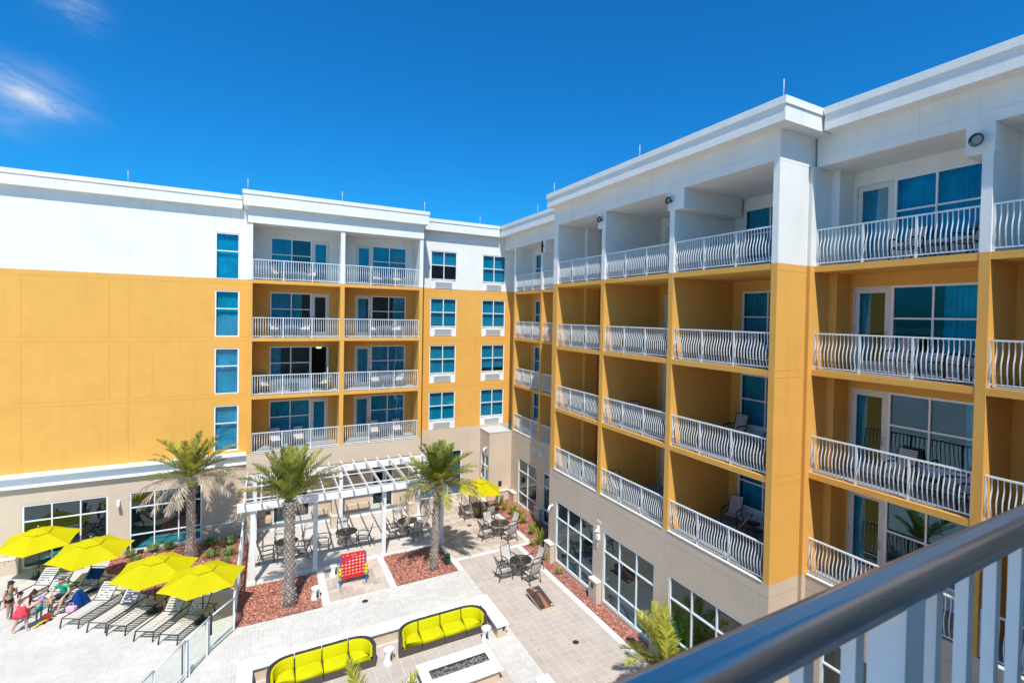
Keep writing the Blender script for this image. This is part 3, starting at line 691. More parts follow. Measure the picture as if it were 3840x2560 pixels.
mb = MB(); mb.box(12.06, 12.079, 17.6, 17.9, 3.3, 3.42); mb.build('wall_vent', M['cap'], hotel)
for (x, z) in ((.15, .85), (.2, 2.35)):
    mb = MB(); AG.box(mb, x-.12, x+.12, 0, .02, z-.09, z+.09); mb.build('wall_plaque', M['bronze'], hotel)
mb = MB(); AG.box(mb, 4.25, 4.75, .0, .03, 2.3, 2.5); mb.build('wall_plaque', M['bronze'], hotel)
mb = MB(); mb.box(11.8, 11.828, 17.72, 17.9, .62, .78); mb.build('wall_vent', M['bronze'], hotel)
# ------------------------------------------------------------------ the camera's own balcony front
own = thing('balcony', 'shaded guest balcony at the right edge with a thick metal handrail close to the viewer', 'balcony')
mb = MB(); prof = []
hr, y0_ = EYE.z-.338, .372
# rounded-top handrail extruded along X, turning very slightly outwards
pr = [(-.024, -.041), (.024, -.041), (.026, -.024), (.025, -.012), (.020, -.004), (.009, -.0005), (-.009, -.0005), (-.020, -.004), (-.025, -.012), (-.026, -.024)]
n_ = len(pr); vs = []
for x in (-1.6, 2.6):
    for (yy, zz) in pr: vs.append((x, y0_+.010*(x-.7)+yy, hr+zz))
mb.add(vs, [tuple(range(n_)), tuple(range(n_, 2*n_))]+[(i, (i+1) % n_, (i+1) % n_+n_, i+n_) for i in range(n_)], 0, True)
M['hand'] = mat('grey_blue_metal', (.74, .63, .55), rough=.30, spec=.9, metal=.85)
ho = mb.build('handrail', M['hand'], own); 
for p in ho.data.polygons: p.use_smooth = abs(p.normal.z) < .99 and len(p.vertices) == 4
px_ = .758
xs = [px_+.105*i for i in range(1, 15)]+[px_-.107*i for i in range(1, 18)]
M['handp'] = mat('pale_picket_metal', (.90, .93, .92), rough=.5, spec=.5)
for x in xs:
    yy = y0_+.010*(x-.7); mb = MB(); mb.box(x-.0095, x+.0095, yy-.0095, yy+.0095, hr-.97, hr-.038); mb.build('baluster', M['handp'], own)
for x in (px_, px_+1.62, px_-1.85):
    yy = y0_+.010*(x-.7); mb = MB(); mb.box(x-.025, x+.025, yy-.025, yy+.025, hr-1.08, hr-.0385); mb.build('post', M['handp'], own)
mb = MB(); mb.box(-1.6, 2.6, y0_-.02, y0_+.02, hr-.995, hr-.97); mb.build('bottom_rail', M['handp'], own)
mb = MB(); mb.box(-1.7, 2.7, -1.5, .50, 10.38, 10.55); mb.build('floor_slab', M['deck'], own)
mb = MB(); mb.box(-1.7, 2.7, -2.1, -1.701, 10.0, 15.1); mb.box(2.7, 13.5, -1.5, .45, 0, 14.1); mb.box(-1.7, 2.7, -1.7, -1.5, 10.55, 13.38); mb.box(-1.7, 2.7, -1.5, .3, 0, 10.38)
mb.build('wall', M['beige'], own)
# ------------------------------------------------------------------ ground
def struct(name, mb, mats): return mb.build(name, mats, None, kind='structure')
M['sand'] = mat('beach_sand', (.55, .51, .46), rough=.9, var=.12, vscale=.15, bump=.3, bscale=2)
M['sea'] = mat('sea_water', (.01, .10, .16), rough=.12, spec=.5, bump=.4, bscale=1.2)
M['pool'] = mat('pool_water', (.02, .30, .46), rough=.05, spec=.5, bump=.3, bscale=3)
M['grout'] = mat('pale_grout', (.66, .63, .58), rough=.9, var=.05, vscale=2)
M['paver'] = mat('white_paver', (.545, .51, .47), rough=.85, spec=.2, var=.12, vscale=.45, isl=.07, bump=.15, bscale=30)
M['border'] = mat('white_border_paver', (.60, .585, .56), rough=.85, spec=.2, var=.04, vscale=1, isl=.03)
M['tile'] = mat('beige_tile', (.46, .385, .33), rough=.8, spec=.2, var=.10, vscale=1.2, isl=.05, bump=.15, bscale=20)
M['tan'] = mat('pale_travertine', (.54, .48, .42), rough=.8, spec=.2, var=.08, vscale=2, isl=.07, bump=.15, bscale=20)
M['ashlar'] = mat('brown_ashlar', (.46, .375, .31), rough=.8, spec=.2, var=.10, vscale=3, isl=.22, bump=.15, bscale=20)
M['mulch'] = mat('red_mulch', (.38, .16, .115), rough=.95, spec=.1, var=.35, vscale=28, bump=1.0, bscale=55, bdist=.03)
M['chip'] = mat('red_bark_chip', (.46, .20, .145), rough=.9, spec=.15, isl=.55)
mb = MB(); mb.quad((-2500, -2500, -.03), (2500, -2500, -.03), (2500, 2500, -.03), (-2500, 2500, -.03)); struct('ground', mb, M['sand'])
mb = MB(); mb.quad((-2400, -2400, .0), (-95, -2400, .0), (-95, 2400, .0), (-2400, 2400, .0)); struct('sea', mb, M['sea'])
mb = MB(); mb.prism([(-14, 12), (-9.5, 12), (-9.0, 15), (-10, 19), (-10.2, 24), (-14, 24)], -.5, -.004); 
mb = MB(); mb.box(-30, 13.9, 8, 33, -.2, 0.0); struct('terrace_base', mb, M['grout'])
mb = MB(); mb.prism([(-15, 10), (-9.3, 10), (-8.8, 13), (-10.6, 17), (-12.4, 21), (-12.4, 25), (-15, 25)], .0, .012); struct('pool_water', mb, M['pool'])
FRAMEPOLY = [(-11.5, 32.25), (-10.2, 31), (-8.6, 26), (-6.8, 22), (-2.6, 19.4), (1, 17.2), (5, 14), (8.6, 12), (8.6, 32.25)]
def inpoly(x, y, poly):
    c = False; n = len(poly)
    for i in range(n):
        x0, y0 = poly[i]; x1, y1 = poly[i-1]
        if (y0 > y) != (y1 > y) and x < (x1-x0)*(y-y0)/(y1-y0)+x0: c = not c
    return c
BED_POOL = [(-6.30, 32.2), (-6.18, 30.6), (-6.02, 30.15), (-5.5, 29.85), (-4.9, 28.7), (-4.45, 27.6), (-4.05, 27.12), (-3.3, 27.2), (-2.6, 26.6), (-1.9, 26.25), (-1.02, 26.2), (-1.02, 32.2)]
BED_SIDE = [(-.92, 22.8), (-.68, 22.75), (-.68, 32.2), (-.88, 32.2)]
BED_MID = [(-.68, 22.75), (2.03, 22.75), (2.03, 25.95), (-.68, 25.95)]
BED_RIGHT = [(5.01, 22.98), (7.76, 23.03), (7.74, 26.12), (5.0, 26.14)]
BED_WALL = [(11.47, 9.6), (12.06, 9.6), (12.06, 22.2), (13.86, 22.2), (13.86, 30.68), (12.25, 30.68), (12.17, 28.7), (12.17, 24.27), (12.17, 23.97), (11.47, 23.97)]
beds = [BED_POOL, BED_MID, BED_RIGHT, BED_WALL]
# herringbone pavers: 25 x 12.5 cm, laid one by one
mb = MB(); L, W = .25, .125; gp = .006
blocked = lambda x, y: any(inpoly(x, y, b) for b in beds) or (2.2 < x < 4.82 and 22.86 < y < 26.2) or (-.45 < x < 8.0 and y > 26.2) or (x > 8.05 and y < 24.0) or x > 7.8 and y > 24 or (-.2 < x < 7.02 and y < 19.0)
def herring(x0, x1, y0, y1):
    nx = int((x1-x0)/W)+2; ny = int((y1-y0)/W)+2
    for gy in range(ny):
        for gx in range(nx):
            k = (gx-gy) % 4
            if k == 0: yield x0+gx*W, y0+gy*W, 2*W, W          # lying brick starts here
            elif k == 3: yield x0+gx*W, y0+gy*W, W, 2*W        # standing brick, covers this cell and the one above
cells = set()
for bx, by, bw, bh in herring(-11.6, 8.0, 12, 32.2):
    cx, cy = bx+bw/2, by+bh/2
    if not inpoly(cx, cy, FRAMEPOLY) or blocked(cx, cy): continue
    mb.quad((bx+gp, by+gp, .004), (bx+bw-gp, by+gp, .004), (bx+bw-gp, by+bh-gp, .004), (bx+gp, by+bh-gp, .004))
struct('herringbone_paving', mb, M['paver'])
def tiles(name, x0, x1, y0, y1, tw, th, mt, z, stag=0, gp=.006, excl=None, base=True):
    mb = MB(); mbb = MB()
    ny = max(1, round((y1-y0)/th)); nx = max(1, round((x1-x0)/tw)); tw = (x1-x0)/nx; th = (y1-y0)/ny
    for j in range(ny):
        for i in range(-1, nx+1):
            a = x0+(i+(stag*(j % 2)))*tw; b = a+tw; a = max(a, x0); b = min(b, x1)
            if b-a < .03: continue
            c = y0+j*th
            if excl and excl((a+b)/2, c+th/2): continue
            mb.quad((a+gp, c+gp, z), (b-gp, c+gp, z), (b-gp, c+th-gp, z), (a+gp, c+th-gp, z))
    if base: mbb.box(x0, x1, y0, y1, .0, z-.004); o = struct(name+'_bed', mbb, M['grout'])
    return struct(name, mb, mt)
def ashlar(name, x0, x1, y0, y1, mt, z, u=.19, gp=.005):
    nx = int((x1-x0)/u)+1; ny = int((y1-y0)/u)+1; used = [[False]*ny for _ in range(nx)]; mb = MB(); r_ = random.Random(3)
    for j in range(ny):
        for i in range(nx):
            if used[i][j]: continue
            opts = [(2, 2), (3, 2), (2, 1), (1, 2), (2, 3), (1, 1)]; r_.shuffle(opts); opts.append((1, 1))
            for w, h in opts:
                if i+w <= nx and j+h <= ny and not any(used[i+a][j+b] for a in range(w) for b in range(h)):
                    for a in range(w):
                        for b in range(h): used[i+a][j+b] = True
                    ax, bx = x0+i*u, min(x0+(i+w)*u, x1); cy, dy = y0+j*u, min(y0+(j+h)*u, y1)
                    if bx-ax > .02 and dy-cy > .02: mb.quad((ax+gp, cy+gp, z), (bx-gp, cy+gp, z), (bx-gp, dy-gp, z), (ax+gp, dy-gp, z))
                    break
    m2 = MB(); m2.box(x0, x1, y0, y1, 0, z-.004); struct(name+'_bed', m2, M['grout'])
    return struct(name, mb, mt)
ashlar('patio_paving', 7.9, 12.15, 24.26, 32.5, M['ashlar'], .012)
ashlar('game_square_paving', 2.33, 4.72, 22.98, 26.12, M['ashlar'], .012, .20)
tiles('pergola_paving', -.66, 7.70, 26.25, 31.9, .42, .28, M['tan'], .012, .5)
tiles('courtyard_tiles', 8.05, 11.2, 8.5, 23.96, .31, .31, M['tile'], .012)
tiles('lounge_tiles', -.25, 7.02, 12.5, 19.05, .42, .42, M['tile'], .012)
def band(x0, x1, y0, y1, z=.02):
    along = (x1-x0) > (y1-y0)
    return tiles('border_paving', x0, x1, y0, y1, .30 if along else (x1-x0), (y1-y0) if along else .30, M['border'], z, base=True)
band(7.9, 12.17, 23.97, 24.25); band(11.19, 11.46, 9, 23.96); band(11.88, 12.16, 24.26, 30.6, .024)
band(2.06, 2.32, 22.80, 26.2); band(4.73, 4.99, 22.9, 26.2); band(-.66, 7.75, 26.0+.16, 26.4, .028); band(7.77, 7.98, 22.95, 32.3, .026)
def bed(name, poly, chips, seed):
    """raised uneven mulch with a skin of loose bark chips"""
    r_ = random.Random(seed); xs = [p[0] for p in poly]; ys = [p[1] for p in poly]
    me = bpy.data.meshes.new(name); bm = bmesh.new()
    vs = [bm.verts.new((x, y, .02)) for x, y in poly]; f = bm.faces.new(vs)
    bm2 = bmesh.new(); st = .09
    nx = int((max(xs)-min(xs))/st)+1; ny = int((max(ys)-min(ys))/st)+1
    mb = MB(); mb.v = [(x, y, .015) for x, y in poly]; mb.f = [list(range(len(poly)))]; mb.m = [0]; mb.sm = [False]
    bm.free(); bm2.free()
    o = struct(name, mb, M['mulch'])
    mc = MB(); area = 0; k = 0
    while k < chips:
        x = r_.uniform(min(xs), max(xs)); y = r_.uniform(min(ys), max(ys))
        area += 1
        if area > chips*8: break
        if not inpoly(x, y, poly): continue
        k += 1
        a = r_.random()*math.pi; l = r_.uniform(.018, .05); w = r_.uniform(.008, .02); t = r_.uniform(-.5, .5); z = r_.uniform(.02, .045)
        ux, uy = math.cos(a)*l, math.sin(a)*l; wx, wy = -math.sin(a)*w, math.cos(a)*w
        dz = l*t; dw = w*r_.uniform(-.8, .8)
        mc.quad((x-ux-wx, y-uy-wy, z-dz-dw), (x+ux-wx, y+uy-wy, z+dz-dw), (x+ux*.8+wx, y+uy*.8+wy, z+dz+dw), (x-ux*.9+wx, y-uy*.9+wy, z-dz+dw))
    c = mc.build('bark_chips', M['chip'], None, kind='stuff'); c['label'] = 'loose red bark chips covering '+{'pool': 'the bed by the sun loungers', 'mid': 'the bed round the middle palm', 'right': 'the bed round the right palm', 'wall': 'the long bed below the right wing', 'side': 'the narrow strip by the glass fence'}[name.split('_')[-1] if False else seedname[seed]]; c['category'] = 'bark mulch'
seedname = {1: 'pool', 2: 'mid', 3: 'right', 4: 'wall', 5: 'side'}
bed('mulch_bed', BED_POOL, 7000, 1); bed('mulch_bed', BED_MID, 5500, 2); bed('mulch_bed', BED_RIGHT, 5500, 3); bed('mulch_bed', BED_WALL, 11000, 4); bed('mulch_bed', BED_SIDE, 900, 5)
# drains, stains
for x, y, lb in ((3.59, 22.38, 'small round floor drain on the white walkway behind the seat wall'), (9.84, 15.83, 'small round floor drain in the beige tiles in front of the fire pit'), (9.98, 27.76, 'small round floor drain in the brown patio by the umbrella table'), (1.57, 28.41, 'small round floor drain under the pergola')):
    mb = MB(); mb.lathe([(0, .018), (.10, .018), (.115, .014), (.12, .004)], (x, y, .012), 20); mb.lathe([(.03, .019), (.05, .021), (.07, .019)], (x, y, .012), 16)
    o = mb.build('floor_drain', M['bronze'], None); o['label'] = lb; o['category'] = 'drain'
M['leafdry'] = mat('dry_leaf', (.22, .11, .04), rough=.9, isl=.4)
mb = MB(); r_ = random.Random(5)
for _ in range(60):
    x = r_.uniform(8.2, 11.1); y = r_.uniform(13.5, 23)
    if _ > 40: x = r_.uniform(-.5, 7.5); y = r_.uniform(20, 22.7)
    a = r_.random()*6; s = r_.uniform(.012, .038)
    mb.add([(x+s*math.cos(a+q)*(1 if i % 2 else .4), y+s*math.sin(a+q)*(1 if i % 2 else .4), .02+.006*i) for i, q in enumerate((0, 1.57, 3.14, 4.71))], [(0, 1, 2, 3)])
o = mb.build('fallen_leaves', M['leafdry'], None, kind='stuff'); o['label'] = 'a few dry brown leaves scattered on the beige tiles and white walkway'; o['category'] = 'leaves'
# ------------------------------------------------------------------ palms
def leafmat(name, col, trans=.25, isl=.3, col2=None):
    mt = mat(name, col, rough=.45, spec=.35, isl=isl); t = mt.node_tree; b = t.nodes['Principled BSDF']
    tr = N(t, 'ShaderNodeBsdfTranslucent'); mx = N(t, 'ShaderNodeMixShader'); mx.inputs[0].default_value = trans
    t.links.new(b.inputs['Base Color'].links[0].from_socket, tr.inputs[0])
    t.links.new(b.outputs[0], mx.inputs[1]); t.links.new(tr.outputs[0], mx.inputs[2]); t.links.new(mx.outputs[0], t.nodes['Material Output'].inputs[0]); return mt
M['frond'] = leafmat('palm_leaf_green', (.19, .225, .036), isl=.5)
M['frondy'] = leafmat('palm_leaf_yellow_green', (.37, .36, .05), isl=.45)
M['fronddead'] = leafmat('palm_leaf_dry', (.58, .45, .34), .15, .35)
M['rachis'] = mat('palm_rib', (.36, .34, .08), rough=.5)
M['trunk'] = mat('palm_trunk', (.56, .47, .40), rough=.95, spec=.1, var=.25, vscale=30, bump=.9, bscale=60, isl=.3)
M['trunkcore'] = mat('palm_trunk_core', (.20, .16, .13), rough=.95, var=.3, vscale=25, bump=.8, bscale=50)
def frond_path(base, az, el, Ln, droop, n=12, side=0):
    p = Vector(base); pts = [p.copy()]; d = Vector((math.cos(az)*math.cos(el), math.sin(az)*math.cos(el), math.sin(el)))
    st = Ln/n
    for i in range(n):
        t = (i+1)/n
        d = (d+Vector((0, 0, -droop*st*(.35+1.2*t)))+Vector((-math.sin(az), math.cos(az), 0))*side*st).normalized()
        p = p+d*st; pts.append(p.copy())
    return pts
def frond(mbs, base, az, el, Ln, droop, kind='g', r_=rnd, side=0, lw=.37, dens=1.0):
    """mbs: dict of MB keyed g,y,d plus 'r' for ribs"""
    pts = frond_path(base, az, el, Ln, droop, 14, side)
    mbs['r' if kind != 'd' else 'd'].tube(pts, [.018*(1-.85*i/14) for i in range(15)], 4)
    nl = int(Ln*(26 if kind != 'd' else 17)*dens)
    mb = mbs[kind]; lw = lw if kind != 'd' else lw*.85
    for i in range(nl):
        t = .14+.86*i/nl; q = t*14; k = min(int(q), 13); f = q-k
        p = pts[k].lerp(pts[k+1], f); d = (pts[k+1]-pts[k]).normalized()
        sd = d.cross(Vector((0, 0, 1)))
        if sd.length < .05: sd = Vector((1, 0, 0))
        sd.normalize(); up = sd.cross(d)
        ll = lw*(.35+1.0*math.sin(math.pi*min(1, (t*.92+.06)))**.7)*r_.uniform(.8, 1.1)
        if t > .9: ll *= .75
        for s in (-1, 1):
            ang = R(r_.uniform(28, 46)+20*(1-t)); lift = r_.uniform(.25, .75) if kind != 'd' else r_.uniform(-1.1, .1)
            ld = (d*math.cos(ang)+(sd*s*math.cos(lift)+up*math.sin(lift))*math.sin(ang)).normalized()
            w = .0175*(1.0 if kind != 'd' else .7); wv = ld.cross(up if abs(ld.dot(up)) < .9 else sd).normalized()*w
            m_ = p+ld*ll*.55+Vector((0, 0, -.03*ll if kind != 'd' else -.12*ll)); e = p+ld*ll+Vector((0, 0, -.14*ll if kind != 'd' else -.34*ll))
            mb.add([p-wv*.6, p+wv*.6, m_+wv, m_-wv, e], [(0, 1, 2, 3), (3, 2, 4)])
def palm(label, x, y, h, lean, rt, specs, loc_group='palms in the mulch beds', trunk=True, name='palm_tree', seed=1, dead=8, crown_off=(0, 0)):
    r_ = random.Random(seed)
    t = thing(name, label, 'palm tree', (x, y, 0), 0, loc_group)
    top = Vector((lean[0], lean[1], h))
    if trunk:
        core = MB(); pr = []
        n = 16
        path = [Vector((lean[0]*(i/n)**1.3, lean[1]*(i/n)**1.3, h*i/n)) for i in range(n+1)]
        rad = [rt*(1.28-.28*min(1, i/2.5)) if i < 3 else rt*(1-.12*math.sin(math.pi*i/n)) for i in range(n+1)]
        core.tube(path, [q*.93 for q in rad], 14); core.build('trunk', M['trunkcore'], t)
        sc = MB(); rows = int(h/.115)
        for i in range(rows):
            zt = (i+.5)/rows; q = zt*n; k = min(int(q), n-1); p = path[k].lerp(path[k+1], q-k); rr = rad[k]+(rad[k+1]-rad[k])*(q-k)
            m_ = 7
            for j in range(m_):
                a = 2*math.pi*(j+(i % 2)*.5)/m_+i*.05+r_.uniform(-.05, .05); da = math.pi/m_*.95
                o1 = rr*.93; o2 = rr*(1.17+r_.uniform(-.03, .06))+(.04 if zt > .86 else 0); hz = .115*.55
                P = lambda ang, r0, dz: (p.x+r0*math.cos(ang), p.y+r0*math.sin(ang), p.z+dz)
                sc.add([P(a-da, o1, 0), P(a, o1, -hz*1.5), P(a+da, o1, 0), P(a+da*.55, o2*.995, hz*.75), P(a, o2, hz*1.25), P(a-da*.55, o2*.995, hz*.75)], [(0, 1, 4, 5), (1, 2, 3, 4), (5, 4, 3), (0, 5, 3, 2)])
        sc.build('leaf_scars', M['trunk'], t)
    mbs = {k: MB() for k in 'gydr'}
    for sp in specs: frond(mbs, top+Vector((0, 0, sp[6] if len(sp) > 6 else 0)), R(sp[0]), R(sp[1]), sp[2], sp[3], sp[4], r_, sp[5] if len(sp) > 5 else 0)
    mbs['r'].build('frond_ribs', M['rachis'], t)
    if mbs['g'].v: mbs['g'].build('crown', M['frond'], t)
    if mbs['y'].v: mbs['y'].build('young_fronds', M['frondy'], t)
    if mbs['d'].v: mbs['d'].build('dry_fronds', M['fronddead'], t)
    return t
def crown(nf, L, seed, elmin=5, elmax=80, droop=.55, dead=0, ygr=.35):
    r_ = random.Random(seed); out = []
    for i in range(nf):
        f = i/nf; az = i*137.5+r_.uniform(-10, 10); el = elmin+(elmax-elmin)*(f**.8)
        out.append((az, el+r_.uniform(-6, 6), L*r_.uniform(.85, 1.08)*(1 if f < .8 else .85), droop*r_.uniform(.7, 1.3)*(1.2-.6*f), 'y' if r_.random() < ygr else 'g', r_.uniform(-.15, .15), .02+.25*f))
    for i in range(dead):
        out.append((i*360/dead+r_.uniform(-20, 20), r_.uniform(-8, 14), L*r_.uniform(.8, 1.05), r_.uniform(1.1, 1.9), 'd', r_.uniform(-.1, .1), -.05))
    return out
# azimuths: 0 = away to the right along the left facade, 90 = towards that facade, 180 = left, 270 = towards the viewer
p1 = crown(22, 2.2, 11, 6, 76, .34, 0)
p1 += [(185, 14, 2.5, .50, 'd'), (200, 6, 2.4, .62, 'd'), (215, 0, 2.2, .85, 'd'), (235, -5, 2.0, 1.1, 'd'), (170, 12, 2.2, .5, 'd'), (0, 20, 2.6, .30, 'd'), (-12, 14, 2.6, .38, 'd'), (10, 18, 2.5, .30, 'd'), (-30, 6, 2.2, .6, 'd'), (250, -5, 1.7, 1.3, 'd')]
palm('palm with long dry fronds beside the glass fence, behind the yellow umbrellas', -3.0, 29.85, 4.0, (-.02, 0), .19, p1, seed=21)
p2 = [(178, 48, 2.1, .35, 'g'), (168, 60, 2.1, .3, 'g'), (190, 38, 2.0, .35, 'y'), (150, 68, 2.2, .2, 'y'), (120, 78, 2.2, .15, 'g'), (90, 82, 2.2, .1, 'y'), (45, 70, 2.3, .2, 'g'), (20, 62, 2.3, .2, 'y'), (5, 55, 2.3, .2, 'g'), (-8, 46, 2.35, .25, 'g'), (-20, 52, 2.1, .3, 'y'), (200, 55, 2.0, .3, 'g'), (225, 66, 1.9, .25, 'g'), (260, 72, 1.9, .2, 'g'), (290, 66, 1.9, .25, 'g'), (330, 60, 2.0, .25, 'y'), (240, 55, 1.8, .35, 'y'), (310, 50, 1.8, .35, 'g'), (10, 38, 2.2, .3, 'y'), (100, 60, 2.0, .2, 'g'), (60, 55, 2.0, .3, 'g'), (140, 50, 2.0, .3, 'g'), (30, 74, 2.2, .15, 'y'), (160, 74, 2.2, .15, 'g'), (200, 72, 2.1, .15, 'y'), (345, 70, 2.2, .2, 'g'), (75, 68, 2.2, .2, 'g'), (270, 58, 1.9, .3, 'g'), (225, 45, 1.8, .4, 'g'), (320, 42, 1.9, .4, 'y')]
p2 += [(2, 42, 2.5, .25, 'd'), (182, 42, 2.2, .35, 'd'), (-15, 5, .8, 2.5, 'd'), (30, 0, .9, 2.5, 'd'), (160, 0, .6, 3, 'd')]
palm('palm with upright fronds in the bed in front of the pergola', .88, 23.55, 4.25, (-.03, .02), .205, p2, seed=22)
p3 = crown(42, 2.05, 13, 2, 82, .36, 0, ygr=.22)
p3 += [(188, 16, 2.5, .72, 'd'), (203, 8, 2.4, .9, 'd'), (178, 12, 2.4, .8, 'd'), (222, -5, 1.9, 1.4, 'd'), (-26, 16, 2.8, .70, 'd'), (-42, 10, 2.5, .95, 'd'), (-12, 12, 2.4, .55, 'd'), (10, 14, 2.2, .4, 'd'), (20, 25, 2.2, .35, 'd')]
palm('palm with the fullest green crown beside the brown patio', 6.82, 23.72, 3.92, (.16, .05), .185, p3, seed=23)
# low young palm at the right wing, half hidden by the handrail
p5 = [(150, 70, 2.1, .25, 'y'), (120, 75, 2.05, .2, 'y'), (80, 72, 2.2, .2, 'y'), (45, 66, 2.2, .25, 'y'), (20, 62, 2.2, .3, 'y'), (180, 48, 2.2, .45, 'y'), (200, 40, 2.2, .5, 'g'), (165, 52, 2.2, .4, 'g'), (215, 22, 2.2, .6, 'g'), (230, 15, 2.1, .6, 'd'), (0, 50, 2.0, .4, 'g'), (270, 60, 1.9, .5, 'g'), (300, 60, 1.9, .5, 'g'), (100, 60, 2.1, .3, 'y'), (60, 78, 2.1, .2, 'y')]
p5 = [(q[0], q[1]-8, q[2]*.88, *q[3:]) for q in p5]
palm('young yellow green palm low at the right wing, partly behind the handrail', 11.62, 12.85, .30, (0, 0), .22, p5, seed=25)
p4 = [(115, 66, 2.6, .15, 'y'), (35, 58, 1.9, .3, 'g'), (80, 50, 1.7, .3, 'y'), (0, 50, 2.1, .4, 'g'), (150, 50, 1.9, .4, 'g'), (200, 55, 1.8, .4, 'g'), (250, 60, 1.8, .4, 'g'), (300, 55, 1.8, .4, 'y'), (20, 66, 2.2, .2, 'y')]
palm('palm with only thin frond tips reaching in at the bottom edge', 2.35, 12.6, .95, (0, 0), .2, p4, seed=26)
# ------------------------------------------------------------------ grass clumps and lilies
M['grass'] = leafmat('grass_blades', (.20, .27, .07), .2, .35)
M['lily'] = leafmat('lily_blades', (.26, .33, .03), .25, .35)
M['grassdry'] = leafmat('dry_grass_blades', (.42, .33, .10), .2, .35)
def clump(x, y, rr, h, n, mt, label, cat, group, seed, sp=1.0, nm='grass_clump'):
    r_ = random.Random(seed); mb = MB()
    for _ in range(n):
        a = r_.random()*2*math.pi; b0 = r_.random()**.5*rr*.3; p = Vector((b0*math.cos(a), b0*math.sin(a), 0))
        a2 = a+r_.uniform(-.6, .6); out_ = r_.random()**.7*rr*sp; hh = h*r_.uniform(.6, 1.05); w = r_.uniform(.006, .012)*(1.6 if nm == 'lily_plant' else 1)
        d = Vector((math.cos(a2), math.sin(a2), 0)); s = Vector((-d.y, d.x, 0))*w
        q1 = p+d*out_*.35+Vector((0, 0, hh*.7)); q2 = p+d*out_*.8+Vector((0, 0, hh)); q3 = p+d*out_*1.15+Vector((0, 0, hh*(.80-.25*out_/rr)))
        mb.add([p-s, p+s, q1+s, q1-s, q2+s*.7, q2-s*.7, q3], [(0, 1, 2, 3), (3, 2, 4, 5), (5, 4, 6)])
    o = mb.build(nm, mt, None); o.location = (x, y, .02); o['label'] = label; o['category'] = cat; o['group'] = group
    return o
G1 = [(-5.54, 31.75, .26, 'green grass clump under the first umbrellas, furthest left in the mulch bed'), (-5.15, 30.8, .26, 'green grass clump just right of the second umbrella, at the mulch edge'), (-4.72, 32.0, .33, 'tuft of thin grass at the foot of the lobby window, by the flood light'), (-4.1, 31.9, .26, 'small grass clump under the lobby window, left of the palm trunk'), (-2.35, 31.5, .38, 'dark shaded grass clump right of the palm trunk by the beige wall'), (-1.55, 31.25, .36, 'shaded grass clump by the beige wall near the glass fence'), (-2.2, 29.95, .38, 'pale grass clump in front of the shaded ones, behind the last umbrella'), (-1.48, 29.8, .36, 'round sunlit grass clump closest to the glass fence'), (-1.6, 28.7, .28, 'grass clump peeping out over the top of the last umbrella')]
for i, (x, y, r0, lb) in enumerate(G1): clump(x, y, r0, .34, 260, M['grass'], lb, 'grass clump', 'grass clumps in the mulch bed by the loungers', 40+i)
G2 = [(12.68, 29.85, .34, .6, 'l', 'lily clump at the far end of the right bed, under the wall vent'), (12.62, 28.9, .30, .55, 'l', 'lily clump second from the far end of the right bed'), (12.75, 28.0, .36, .62, 'l', 'large lily clump between the two far lobby windows, in a row of lilies'), (12.95, 27.3, .25, .5, 'l', 'small lily clump at the near end of the far row'), (12.79, 26.6, .30, .45, 'l', 'single lily clump beside the chairs of the second patio table'), (12.55, 24.95, .32, .6, 'l', 'lily clump by the corner of the white paving band'), (12.35, 23.55, .36, .85, 'l', 'tallest lily clump beside the stone pedestal'), (13.3, 25.9, .18, .3, 'd', 'thin dry tuft in the shade of the wall corner'), (13.2, 28.15, .18, .25, 'd', 'thin dry tuft beside the row of lilies'), (12.0, 23.75, .24, .32, 'd', 'dry yellow grass tuft by the paving corner'), (11.82, 22.0, .24, .32, 'd', 'dry yellow grass tuft in front of the stone pedestal'), (11.76, 20.5, .26, .3, 'd', 'dry grass tuft nearest the bean bag board')]
for i, (x, y, r0, h0, kd, lb) in enumerate(G2):
    clump(x, y, r0, h0, 70 if kd == 'l' else 130, M['lily'] if kd == 'l' else M['grassdry'], lb, 'lily' if kd == 'l' else 'grass clump', 'plants in the bed along the right wing', 60+i, .9, 'lily_plant' if kd == 'l' else 'grass_clump')
